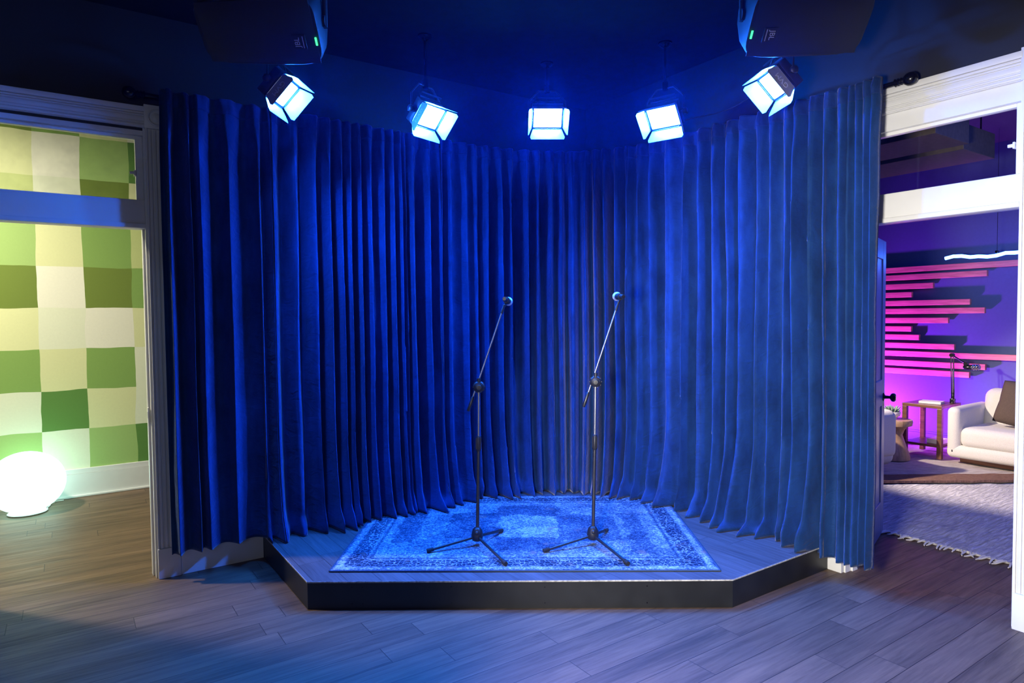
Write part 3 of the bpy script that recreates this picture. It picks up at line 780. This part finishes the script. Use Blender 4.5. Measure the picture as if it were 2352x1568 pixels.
def nrm_at(s):
    d_ = (at(s+.02)-at(s-.02)).normalized(); return V((d_.y, -d_.x))     # points into the stage
# bearing of a fold, from the tangent of its angle off the viewing axis -> arc position on the rod
def s_of(t, off=.05):
    best = None
    rx, fx = V((r2.x, r2.y)).normalized(), V((fw.x, fw.y)).normalized()
    prev = None; k = 0
    while k <= 1200:
        s = TOT*k/1200; p = at(s)+nrm_at(s)*off; q = p.dot(rx)/p.dot(fx)-t
        if prev is not None and prev[1] <= 0 < q: return prev[0]+(s-prev[0])*(-prev[1])/(q-prev[1])
        prev = (s, q); k += 1
    return None
fold_tan = [v/1504.167 for v in (
    -797, -777, -730, -708, -640, -573, -542, -492, -444, -412, -383, -365, -341, -316, -287, -266, -246, -236, -224, -184, -157, -135, -100, -78, -55, -22, -2, 38, 62, 92, 114,
    140, 168, 190, 212, 240, 262, 287, 316, 356, 358, 393, 427, 461, 494, 519, 561, 587, 622, 646, 682, 713, 744, 764, 779, 797, 820, 838)]
ridges = sorted(x for x in (s_of(t) for t in fold_tan) if x is not None)
rl = [ridges[0]]
for x in ridges[1:]:
    if x-rl[-1] > .028: rl.append(x)
ridges = [rl[0]-.11]+rl+[rl[-1]+.10]
rr = random.Random(11)
amp, vfrac, shp = [], [], []
for i in range(len(ridges)-1):
    ds = ridges[i+1]-ridges[i]
    amp.append(min(.100, max(.022, .92*ds))*rr.uniform(.6, 1.25)); vfrac.append(rr.uniform(.40, .60)); shp.append(rr.uniform(.3, 1.2))
TOPL, TOPR = 2.885, 2.812
def fold(s, z, zt):
    """forward offset, sideways offset of the cloth at arc s and height z."""
    k = (zt-z)
    s2 = s+.010*noise.noise(V((s*6, z*.9, 3)))*smoothstep(.1, .8, k)+.016*noise.noise(V((s*2.1, z*.55, 7)))*smoothstep(.3, 2.2, k)
    i = min(max(bisect.bisect_right(ridges, s2)-1, 0), len(ridges)-2)
    a, b = ridges[i], ridges[i+1]; u = (s2-a)/(b-a)
    vf = vfrac[i]
    ph = (u/vf*.5) if u < vf else (.5+(u-vf)/(1-vf)*.5)          # 0 ridge, .5 valley, 1 ridge
    A = amp[i]
    c = math.cos(2*PI*ph)
    prof = .5*(c-.20*math.cos(4*PI*ph))
    lev = .74+.40*noise.noise(V((i*3.7, z*.8, 11)))
    head = smoothstep(0, .06, k)*.30+.42+.28*smoothstep(.07, .38, k)
    off = prof*2*A*lev*head
    side = -math.sin(2*PI*ph)*.15*(b-a)*smoothstep(.05, .4, k)*shp[i]
    # pinched header: small pleats
    off += .007*math.sin(s*95)*(1-smoothstep(.05, .13, k))
    off += .008*noise.noise(V((s*14, z*5, 2)))*(1-smoothstep(.0, .35, k))
    # the cloth stays in front of the rod
    off = max(off, -.030-.25*smoothstep(.06, .45, k))
    # small creases down the cloth
    off += .005*noise.noise(V((s*9, z*3.2, 21)))+.003*noise.noise(V((s*22, z*9, 31)))
    return off, side, i
def cloth(s, z, zt, hang):
    off, side, i = fold(s, z, zt)
    n_ = nrm_at(s+side)
    # flare and break where the cloth meets the stage
    low = 1-smoothstep(SZ, SZ+.75, z)
    fl = low**1.6*max(.0, .055+.11*noise.noise(V((s*3.1, 4, 8))))
    if hang: fl *= .25
    else:
        low2 = 1-smoothstep(SZ, SZ+.30, z)
        off *= 1+.30*low
        brk = 1-smoothstep(SZ, SZ+.16+.16*noise.noise(V((s*2.6, 1, 5))), z)
        off += low2*(.028*noise.noise(V((s*7, z*9, 41)))+.014*noise.noise(V((s*16, z*16, 43))))
        off += brk*max(0, .06+.17*noise.noise(V((s*4.3, 2, 19))))
    p = at(s+side)+n_*(off+fl)
    return V((p.x, p.y, z)), n_
cuts_tan = [v/1504.167 for v in (-541, -341, -157, 38, 265, 420, 644)]
cuts = [.035]+[s_of(t) for t in cuts_tan]+[TOT+.005]
names = ['leftmost blue velvet curtain panel, hanging past the stage by the left doorway',
         'second blue velvet curtain panel from the left, left of the stage rug',
         'third blue velvet curtain panel from the left, falling on the rug corner',
         'fourth blue velvet curtain panel, behind the left microphone stand',
         'fifth blue velvet curtain panel, behind the right microphone stand',
         'third blue velvet curtain panel from the right, at the rug back corner',
         'second blue velvet curtain panel from the right, falling on the deck',
         'rightmost greyish blue velvet curtain panel hanging by the right doorway']
M_header = velvet('velvet_header_tape', (.013, .040, .15, 1), (.8, .85, 1, 1), .2)
NZ = 150
for k in range(8):
    s0, s1 = cuts[k], cuts[k+1]
    ov = -.0012
    s0 -= ov if k else 0; s1 += ov if k < 7 else 0
    ns = int((s1-s0)/.0055)
    lean = .006*(k % 2)                                          # neighbouring panels overlap, one in front
    t = thing('velvet_curtain', names[k], 'curtain', (at((s0+s1)/2).x, at((s0+s1)/2).y, SZ), None, 'blue velvet curtain panels around the stage')
    base = V((at((s0+s1)/2).x, at((s0+s1)/2).y, SZ))
    def build(z_of, nz, extra=0.):
        bm = B(); g_ = []
        for i in range(ns+1):
            s = s0+(s1-s0)*i/ns
            ff = s/TOT; zt = TOPL+(TOPR-TOPL)*ff+.006*noise.noise(V((s*9, 0, 77)))
            q = at(s); hang = q.x < 1.02 or q.y < 2.17
            if q.x < 1.02: zb = .165+.010*noise.noise(V((s*6, 2, 9)))
            elif q.y < 2.17: zb = .120+.018*noise.noise(V((s*6, 2, 9)))
            else: zb = SZ+(.015 if abs((q-V((rc.x, rc.y))).dot(V((ex.x, ex.y)))) < RX+.12 and abs((q-V((rc.x, rc.y))).dot(V((ey.x, ey.y)))) < RY+.12 else .004)
            if q.y < 1.9: zb += .02
            row = []
            for j in range(nz+1):
                w_ = z_of(j/nz, zt, zb)
                p, n_ = cloth(s, w_, zt, hang)
                p += V((n_.x, n_.y, 0))*(extra+lean)
                row.append(bm.verts.new(p-base))
            g_.append(row)
        for i in range(ns):
            for j in range(nz): bm.faces.new((g_[i][j], g_[i+1][j], g_[i+1][j+1], g_[i][j+1]))
        return bm
    bm = build(lambda u, zt, zb: zb+(zt-zb)*(u if u > .2 else u), NZ)
    o = obj('cloth', bm, M_velvet, t, 180)
    md = o.modifiers.new('thickness', 'SOLIDIFY'); md.thickness = .0025; md.offset = 1
    bm = build(lambda u, zt, zb: zt-.092+.090*u, 10, .0035)
    o = obj('header_tape', bm, M_header, t, 180)
    md = o.modifiers.new('thickness', 'SOLIDIFY'); md.thickness = .002; md.offset = 1

# rod behind the header
rd = thing('curtain_rod', 'black bent curtain rod with ball finials around the stage', 'curtain rod', (at(0).x, at(0).y, 2.8))
base = V((at(0).x, at(0).y, 2.8))
def rodp(s, off=-.070):
    p = at(s)+nrm_at(s)*off; z = TOPL-.03+(TOPR-TOPL)*s/TOT; return V((p.x, p.y, z))-base
bm = B(); tube(bm, [rodp(-.03+(TOT+.06)*k/120) for k in range(121)], .013, 12); obj('rod', bm, M_rod, rd, 60)
for s, sg_ in ((-.03, -1), (TOT+.03, 1)):
    dd = (at(s+.02)-at(s-.02)).normalized()*sg_
    bm = B(); lathe(bm, [(.015, 0), (.022, .006), (.015, .014), (.021, .022), (.013, .030), (.020, .038), (.014, .046), (.024, .054), (.033, .068), (.035, .084), (.030, .102), (.018, .114), (0, .118)], rodp(s), (dd.x, dd.y, 0), 24)
    obj('finial', bm, M_rod, rd, 50)
for s in (.10, 1.3, 2.45, TOT-1.2, TOT-.12):
    p = rodp(s); nn = nrm_at(s); bm = B()
    q = at(s); dist = (WL-q.y-.070) if q.x < 2.6 else (WR-q.x-.070)
    dirv = V((0, 1, 0)) if q.x < 2.6 else V((1, 0, 0))
    tube(bm, [p, p+dirv*(dist+.004)], .007, 8)
    lathe(bm, [(.028, 0), (.028, .006)], p+dirv*(dist-.003), dirv, 20); obj('wall_bracket', bm, M_rod, rd, 50)

# ------------------------------------------------------------------ stage light panels
def stage_light(pos, target, label):
    pos = V(pos); n_ = (V(target)-pos).normalized()
    x = n_.cross(V((0, 0, 1))).normalized()*-1; y = n_.cross(x).normalized()
    R3 = Matrix((x, y, n_)).transposed()
    t = thing('hanging_stage_light', label, 'stage light', pos, R3, 'blue panel lights hung over the stage')
    inv = R3.inverted()
    w, h = .098, .068
    bm = B(); bx2(bm, (-w-.012, -h-.012, -.055), (w+.012, h+.012, -.003), .006); 
    for k in range(7): bx2(bm, (-w+.01, -h+.02+k*.026, -.062), (w-.01, -h+.028+k*.026, -.054))
    obj('housing', bm, M_lampbody, t, 40)
    bm = B()
    for a0, b0, a1, b1 in ((-w-.012, -h-.012, w+.012, -h), (-w-.012, h, w+.012, h+.012), (-w-.012, -h, -w, h), (w, -h, w+.012, h)): bx2(bm, (a0, b0, -.004), (a1, b1, .012))
    obj('bezel', bm, M_lampbody, t)
    bm = B(); bx2(bm, (-w, -h, -.004), (w, h, .003)); obj('light_panel', bm, M_panel, t)
    # barn doors: hinge line, length, opening angle from the beam axis
    def door(kind, ln, an):
        hw = w if kind in 'tb' else h
        edge = (h if kind in 'tb' else w)+.013
        sgn = 1 if kind in 'tr' else -1
        pts2 = [(-hw-.004, 0), (hw+.004, 0), (hw+ln*.30, ln*.80), (hw+ln*.22, ln), (-hw-ln*.22, ln), (-hw-ln*.30, ln*.80)]
        bm = B(); vs = []
        for th in (0, .0022):
            row = []
            for a, l in pts2:
                o_, z_ = l*math.sin(an)+th*math.cos(an), l*math.cos(an)-th*math.sin(an)
                p = (a, sgn*(edge+o_), .012+z_) if kind in 'tb' else (sgn*(edge+o_), a, .012+z_)
                row.append(bm.verts.new(p))
            vs.append(row)
        bm.faces.new(vs[0]); bm.faces.new(vs[1][::-1])
        for k in range(6): bm.faces.new((vs[0][k], vs[0][(k+1) % 6], vs[1][(k+1) % 6], vs[1][k]))
        o = obj('barn_door', bm, M_barn_in, t)
        hb = B()
        q = hw*.9
        tube(hb, [(-q, sgn*edge, .012), (q, sgn*edge, .012)] if kind in 'tb' else [(sgn*edge, -q, .012), (sgn*edge, q, .012)], .004, 8)
        obj('hinge', hb, M_chrome, o, 60)
        if kind in 'lr':
            # maker's mark on the outer face
            u_ = V((sgn*math.sin(an), 0, math.cos(an))); out_ = V((sgn*math.cos(an), 0, -math.sin(an)))
            c_ = V((sgn*edge, 0, .012))+u_*ln*.5+out_*.003
            X = V((0, 1 if kind == 'r' else -1, 0)); Y = -u_ if False else out_.cross(X)
            Mx = Matrix(((X.x, Y.x, out_.x, c_.x), (X.y, Y.y, out_.y, c_.y), (X.z, Y.z, out_.z, c_.z), (0, 0, 0, 1)))
            text_mesh('lettering', 'GVM', .045, Mx, M_badge, o, .0006)
        return o
    door('b', .085, math.radians(28)); door('t', .085, math.radians(19)); door('l', .085, math.radians(20)); door('r', .085, math.radians(20))
    # yoke and hanger: the hanger is plumb
    up = inv @ V((0, 0, 1))
    bm = B(); yk = [(-w-.030, 0, -.03), (-w-.030, up.y*.10, -.03+up.z*.10), (-w*.6, up.y*.17, -.03+up.z*.17), (w*.6, up.y*.17, -.03+up.z*.17), (w+.030, up.y*.10, -.03+up.z*.10), (w+.030, 0, -.03)]
    tube(bm, yk, .006, 8); obj('yoke', bm, M_lampbody, t, 60)
    for s in (-1, 1):
        bm = B(); lathe(bm, [(.008, 0), (.008, .018), (.020, .019), (.022, .034), (.016, .040), (0, .040)], (s*(w+.012), 0, -.03), (s, 0, 0), 14)
        tube(bm, [(s*(w+.045), -.022, -.03), (s*(w+.045), .022, -.03)], .006, 8)
        obj('tilt_knob', bm, M_plastic, t, 50)
    c = V((0, up.y*.17, -.03+up.z*.17)); wz = (pos+R3 @ c).z
    bm = B(); tube(bm, [c, c+up*(CH-wz+.002)], .008, 10)
    lathe(bm, [(.045, 0), (.045, .012), (.02, .03)], c+up*(CH-wz+.002), -up, 24); lathe(bm, [(.018, 0), (.018, .05)], c-up*.01, up, 16)
    obj('hanger', bm, M_rod, t, 50)
    return t
TG = (2.15, 3.10, .10)
for pos, tg, lab in (
    ((1.036, 3.780, 2.825), (2.50, 2.60, 1.10), 'blue panel light under the left loudspeaker, leftmost of the five'),
    ((1.948, 3.780, 2.832), (2.50, 2.20, 1.33), 'second blue panel light from the left, above the left curtain'),
    ((2.860, 3.725, 2.954), (1.90, 2.20, 1.33), 'middle blue panel light over the back of the stage'),
    ((3.295, 3.037, 2.854), (1.75, 2.50, 1.37), 'second blue panel light from the right, above the right curtain'),
    ((3.257, 2.182, 2.815), (1.75, 3.00, 1.28), 'blue panel light under the right loudspeaker, rightmost of the five')):
    stage_light(pos, tg, lab)

# power cable between the two right-hand lights
bm = B(); c0_, pts = V((3.36, 3.03, 2.84)), [(3.36, 3.03, 2.84), (3.44, 3.00, 2.845), (3.49, 2.93, 2.855), (3.50, 2.80, 2.845), (3.51, 2.66, 2.85), (3.50, 2.52, 2.875), (3.47, 2.38, 2.87), (3.40, 2.26, 2.84), (3.315, 2.185, 2.825)]
dn = []
for i in range(len(pts)-1):
    p0 = V(pts[max(0, i-1)]); p1, p2 = V(pts[i]), V(pts[i+1]); p3 = V(pts[min(len(pts)-1, i+2)])
    for k in range(6): dn.append(cr(p0, p1, p2, p3, k/6)-c0_)
dn.append(V(pts[-1])-c0_); tube(bm, dn, .0045, 8)
o = obj('hanging_power_cord', bm, M_rubber, None, 60); o.location = c0_
tag(o, 'black power cord strung between the two right stage lights above the curtain', 'cord')

# ------------------------------------------------------------------ loudspeakers
def loudspeaker(c, label, flip):
    """lying on its side, turned down to the audience; flip mirrors the badge end."""
    n_ = (-V((fw.x, fw.y, 0)).normalized()*math.cos(math.radians(45))+V((0, 0, -1))*math.sin(math.radians(45)))
    x = V((r2.x, r2.y, 0)).normalized(); y = n_.cross(x)
    if y.z < 0: y = -y
    x = y.cross(n_)
    R3 = Matrix((x, y, n_)).transposed(); inv = R3.inverted()
    t = thing('hanging_loudspeaker', label, 'loudspeaker', c, R3, 'black loudspeakers over the stage front')
    s = 1 if flip else -1          # s: x sign of the horn end
    hw, hh, dp = .292, .172, .30
    bm = B()
    def ring(z, k, kx):
        pts = []
        for a in range(40):
            th = 2*PI*a/40; cx, sy = math.cos(th), math.sin(th)
            e = 2/5.5
            X = math.copysign(abs(cx)**e, cx)*hw*kx; Y = math.copysign(abs(sy)**e, sy)*hh*k
            Y *= 1-.10*(X*s/hw+1)/2
            pts.append(bm.verts.new((X, Y, z)))
        return pts
    rs = [ring(0, .96, .985), ring(-.012, 1, 1), ring(-.12, 1, 1), ring(-.24, .80, .95), ring(-dp, .55, .90)]
    for a, b in zip(rs, rs[1:]):
        for k in range(40): bm.faces.new((a[k], a[(k+1) % 40], b[(k+1) % 40], b[k]))
    bm.faces.new(rs[0]); bm.faces.new(rs[-1][::-1])
    obj('cabinet', bm, M_spk, t, 45)
    bm = B(); nx, ny = 24, 14; g_ = []
    for i in range(nx+1):
        row = []
        for j in range(ny+1):
            u, v = -1+2*i/nx, -1+2*j/ny
            X = u*hw*.93; Y = v*hh*.90*(1-.10*(X*s/hw+1)/2)
            row.append(bm.verts.new((X, Y, .004+.020*(1-u**4)*(1-v**4))))
        g_.append(row)
    for i in range(nx):
        for j in range(ny): bm.faces.new((g_[i][j], g_[i+1][j], g_[i+1][j+1], g_[i][j+1]))
    r_ = bmesh.ops.extrude_face_region(bm, geom=list(bm.faces))
    for v in [q for q in r_['geom'] if isinstance(q, bmesh.types.BMVert)]: v.co.z = -.004
    obj('grille', bm, M_spkgrille, t, 60)
    # badge at the inner end, lettering turned a quarter
    bxp = -s*hw*.66 if False else (hw*.66 if not flip else -hw*.64)
    q = 1 if not flip else -1
    bm = B(); bx2(bm, (bxp-.034, -.075, .022), (bxp+.034, -.005, .0265), .002); bd = obj('badge', bm, M_plastic, t)
    th = -PI/2 if flip else PI/2
    Mx = Matrix.Translation((bxp-q*.008, -.040, .0272)) @ Matrix.Rotation(th, 4, 'Z')
    text_mesh('lettering', 'JBL', .036, Mx, M_badge, bd, .0006)
    bm = B(); bx2(bm, (bxp+q*.020-.0018, -.068, .0265), (bxp+q*.020+.0018, -.012, .0278)); obj('underline', bm, M_badge, bd)
    bm = B(); bx2(bm, (q*hw*.93-.005, -.065, .004), (q*hw*.93+.005, -.025, .010), .002); obj('power_light', bm, M_green_led, t)
    # yoke up to the ceiling
    up = inv @ V((0, 0, 1)); bm = B()
    for sx in (-1, 1):
        e0 = V((sx*(hw+.008), 0, -.12)); e1 = e0+up*.24
        tube(bm, [e0-up*.03, e1], .014, 8); lathe(bm, [(.03, 0), (.03, .012)], e0-V((sx*.006, 0, 0)), (sx, 0, 0), 16)
    top = V((0, 0, -.12))+up*.24
    tube(bm, [top-V((hw+.008, 0, 0)), top+V((hw+.008, 0, 0))], .014, 8)
    wz = (V(c)+R3 @ top).z
    tube(bm, [top, top+up*(CH-wz+.002)], .02, 10); lathe(bm, [(.08, 0), (.08, .01)], top+up*(CH-wz+.002), -up, 24)
    obj('ceiling_bracket', bm, M_spk, t, 50)
    return t
loudspeaker((.822, 3.377, 2.95), 'black loudspeaker hung on its side, upper left over stage', False)
loudspeaker((3.052, 1.870, 2.965), 'black loudspeaker hung on its side, upper right near right doorway', True)

# ------------------------------------------------------------------ microphone stands and microphones
def mic_stand(base, legs, clutch, bo_end, bo_tip, label):
    bz = SZ+.010
    b = V((base[0], base[1], bz)); t = thing('microphone_stand', label, 'microphone stand', b, None, 'boom microphone stands on the rug')
    P = lambda p: V(p)-b
    top = V(clutch)-b; axis = (top-V((0, 0, .06))).normalized()
    bm = B(); lathe(bm, [(.020, .028), (.031, .034), (.036, .055), (.035, .075), (.027, .098), (.018, .108), (.012, .112)], n=28)
    lathe(bm, [(.010, 0), (.012, .006), (.008, .012), (0, .013)], (-.020, -.028, .085), (-.6, -.8, .1), 12)
    obj('hub', bm, M_plastic, t, 50)
    for l in legs:
        e = V((l[0]-b.x, l[1]-b.y, 0)); d_ = e.normalized(); ln = e.length
        p0 = d_*.022+V((0, 0, .052)); p1 = d_*(ln-.02)+V((0, 0, .0125))
        bm = B(); tube(bm, [p0, p1], .0085, 12); lg = obj('leg', bm, M_metal, t, 60)
        bm = B(); tube(bm, [p1-(p1-p0).normalized()*.035, p1+(p1-p0).normalized()*.004], [.0115, .0125], 12); obj('rubber_foot', bm, M_rubber, lg, 60)
    hz = lambda z: axis*((z-bz)/axis.z)
    bm = B(); tube(bm, [hz(.25), hz(.80)], .0105, 14); tube(bm, [hz(bz+.09), hz(.26)], .0105, 14); tube(bm, [hz(.44), hz(.455)], .0125, 14)
    obj('lower_tube', bm, M_metal, t, 60)
    bm = B(); tube(bm, [hz(.735), hz(.742), hz(.822), hz(.828)], [.013, .0155, .0155, .012], 14)
    for k in range(12):
        a = 2*PI*k/12; c_ = V((math.cos(a)*.0155, math.sin(a)*.0155, 0)); tube(bm, [hz(.748)+c_, hz(.815)+c_], .0018, 6)
    obj('height_grip', bm, M_plastic, t, 50)
    bm = B(); tube(bm, [hz(.79), top+V((0, 0, .045))], .0075, 14); obj('upper_tube', bm, M_tubechrome, t, 60)
    vd = -V((b.x, b.y, 0)).normalized()
    bm = B(); lathe(bm, [(.012, -.022), (.034, -.018), (.036, -.010), (.036, .004), (.030, .012), (.014, .014), (.012, .030), (.016, .034), (.014, .046), (0, .047)], top, vd, 28)
    for k in range(10):
        a = 2*PI*k/10; x_, y_ = frame_of(vd); c_ = top+(x_*math.cos(a)+y_*math.sin(a))*.034; tube(bm, [c_-vd*.012, c_+vd*.006], .004, 6)
    lathe(bm, [(.012, -.03), (.013, 0), (.012, .035)], top+V((0, 0, .018)), (0, 0, 1), 14)
    obj('boom_clutch', bm, M_plastic, t, 50)
    e0, e1 = P(bo_end)-vd*.02, P(bo_tip)-vd*.02; bd = (e1-e0).normalized()
    bm = B(); tube(bm, [e0+bd*.02, e1-bd*.035], .0058, 12); obj('boom', bm, M_tubechrome, t, 60)
    bm = B(); tube(bm, [e0, e0+bd*.006, e0+bd*.085, e0+bd*.095], [.008, .0105, .0105, .006], 14); obj('counterweight', bm, M_metal, t, 60)
    bm = B(); tube(bm, [e1-bd*.045, e1-bd*.02, e1-bd*.012, e1+bd*.012], [.0085, .0105, .0085, .009], 14); obj('boom_tip', bm, M_plastic, t, 50)
    return t, b+e1, bd
def microphone(tail, head, clip_from, label):
    tail, head = V(tail), V(head); d_ = (head-tail).normalized(); ln = (head-tail).length
    t = thing('stage_microphone', label, 'microphone', tail, None, 'microphones on the boom stands')
    bm = B(); lathe(bm, [(.0115, 0), (.0120, .004), (.0125, .03), (.017, .085), (.0185, ln-.035), (.0205, ln-.026), (.0205, ln-.018), (.016, ln-.014)], (0, 0, 0), d_, 28); obj('body', bm, M_plastic, t, 40)
    bm = B(); lathe(bm, [(.0108, -.001), (.0108, .002), (.0085, .002), (.0085, -.0005), (0, -.0005)], (0, 0, 0), d_, 24)
    x_, y_ = frame_of(d_)
    for k in range(3):
        a = k*2*PI/3; c_ = (x_*math.cos(a)+y_*math.sin(a))*.0042; tube(bm, [c_+d_*.001, c_-d_*.0025], .0011, 6)
    obj('connector', bm, M_chrome, t, 40)
    bm = B(); prof = [(.018, ln-.022)]+[(.0265*math.cos(q), ln+.0265*math.sin(q)) for q in [-.7+2.27*k/14 for k in range(14)]]+[(0, ln+.0265)]
    lathe(bm, prof, (0, 0, 0), d_, 32)
    lathe(bm, [(.0268, ln-.004), (.0278, ln-.002), (.0278, ln+.002), (.0268, ln+.004)], (0, 0, 0), d_, 32)
    obj('grille', bm, M_grille_mic, t, 50)
def mic_clip(st_, tip, bd, tail, head):
    tail, head = V(tail), V(head); d_ = (head-tail).normalized(); b = st_.matrix_world.translation
    c_ = tail+d_*.055; x_, y_ = frame_of(d_)
    bm = B(); lathe(bm, [(.0150, 0), (.0195, 0), (.0215, .05), (.0175, .05), (.0150, 0)], c_-b, d_, 24)
    low = c_+d_*.02-V((0, 0, .019))
    tube(bm, [tip-b, (tip-b).lerp(low-b, .5), low-b], [.0095, .0085, .0075], 12)
    obj('microphone_clip', bm, M_plastic, st_, 50)
sL, tipL, bdL = mic_stand((2.030, 3.380), ((1.706, 3.446), (2.300, 3.500), (1.985, 2.985)), (2.065, 3.396, 1.125), (2.006, 3.429, .975), (2.205, 3.322, 1.612),
                          'black boom microphone stand on the left side of the stage rug')
rd_ = V((.556, .831, .0245)); rt = V((.826, -.563, 0))
tailL = V((2.218, 3.315, 1.652))-rd_*.045-rt*.012+V((0, 0, .007)); headL = V((2.218, 3.315, 1.646))+rd_*.10+rt*.012-V((0, 0, .004))
mic_clip(sL, tipL, bdL, tailL, headL); microphone(tailL, headL, tipL, 'silver headed microphone on the left boom stand')
sR, tipR, bdR = mic_stand((2.612, 2.985), ((2.263, 3.044), (2.850, 3.110), (2.536, 2.590)), (2.654, 2.999, 1.150), (2.588, 3.037, .994), (2.781, 2.934, 1.622),
                          'black boom microphone stand on the right side of the stage rug')
rd_ = V((.69, .723, .027)).normalized(); 
tailR = V((2.809, 2.917, 1.664))-rd_*.045; headR = V((2.776, 2.940, 1.666))+rd_*.095
mic_clip(sR, tipR, bdR, tailR, headR); microphone(tailR, headR, tipR, 'silver headed microphone on the right boom stand')

# ------------------------------------------------------------------ light
def spot(name, loc, tgt, col, power, ang, blend=.4, size=.1):
    l = bpy.data.lights.new(name, 'SPOT'); l.color = col; l.energy = power; l.spot_size = math.radians(ang); l.spot_blend = blend; l.shadow_soft_size = size
    o = bpy.data.objects.new(name, l); COL.objects.link(o)
    d_ = (V(tgt)-V(loc)).normalized(); o.matrix_world = Matrix.Translation(loc) @ d_.to_track_quat('-Z', 'Y').to_matrix().to_4x4()
    return o
def area(name, loc, tgt, col, power, sx, sy, spread=180):
    l = bpy.data.lights.new(name, 'AREA'); l.shape = 'RECTANGLE'; l.size = sx; l.size_y = sy; l.color = col; l.energy = power; l.spread = math.radians(spread)
    o = bpy.data.objects.new(name, l); COL.objects.link(o)
    d_ = (V(tgt)-V(loc)).normalized(); o.matrix_world = Matrix.Translation(loc) @ d_.to_track_quat('-Z', 'Y').to_matrix().to_4x4()
    return o
# white work light in the room behind the camera, thrown at the right-hand wall
spot('house_light', (-.15, .55, 1.45), (3.3, 1.40, .55), (1, .95, .88), 580, 82, .62, .20)
# added fill lamp standing in for weak bounce from the rest of the room
area('room_bounce', (-1.8, -1.6, 2.2), (.2, 4.4, 1.6), (.80, .85, 1), 10, 3, 1.6)
# green room ceiling lights
area('green_room_ceiling_light', (-1.34, 5.60, CH-.03), (-1.34, 5.60, 0), (1, .92, .76), 100, .22, .22)
# lounge: warm floor lamp out of view, magenta floor wash
spot('lounge_lamp', (5.0, 4.0, 1.95), (7.5, 1.9, .1), (1, .84, .72), 430, 56, .6, .05)
area('lounge_blue_ceiling_light', (5.3, .5, 3.0), (5.3, 1.6, 0), (.06, .13, 1), 38, .9, .1)
spot('magenta_floor_wash', (7.55, 4.30, .22), (8.2, 3.35, 1.0), (.72, .06, 1.6), 270, 120, .7, .06)

# ------------------------------------------------------------------ world and view
w = bpy.data.worlds.new('bloom_air'); SC.world = w; w.use_nodes = True
nt = w.node_tree; nt.nodes.clear()
wo = nt.nodes.new('ShaderNodeOutputWorld'); bg = nt.nodes.new('ShaderNodeBackground')
bg.inputs[0].default_value = (.5, .6, 1, 1); bg.inputs[1].default_value = .004
nt.links.new(bg.outputs[0], wo.inputs[0])
BLOOM_HAZE = 0.0017  # thin blue-tinted air added for halos round the lamps, in place of lens bloom
if BLOOM_HAZE:
    vs = nt.nodes.new('ShaderNodeVolumeScatter'); vs.inputs['Density'].default_value = BLOOM_HAZE; vs.inputs['Color'].default_value = (.06, .20, 1, 1); vs.inputs['Anisotropy'].default_value = .88
    nt.links.new(vs.outputs[0], wo.inputs[1])
SC.view_settings.view_transform = 'Standard'; SC.view_settings.look = 'None'
SC.view_settings.gamma = 1; SC.view_settings.use_curve_mapping = False
SC.view_settings.exposure = 0.6
SC.cycles.use_denoising = True; SC.cycles.adaptive_threshold = .025
SC.cycles.max_bounces = 7; SC.cycles.diffuse_bounces = 3; SC.cycles.glossy_bounces = 2; SC.cycles.volume_bounces = 0
SC.cycles.sample_clamp_indirect = 6
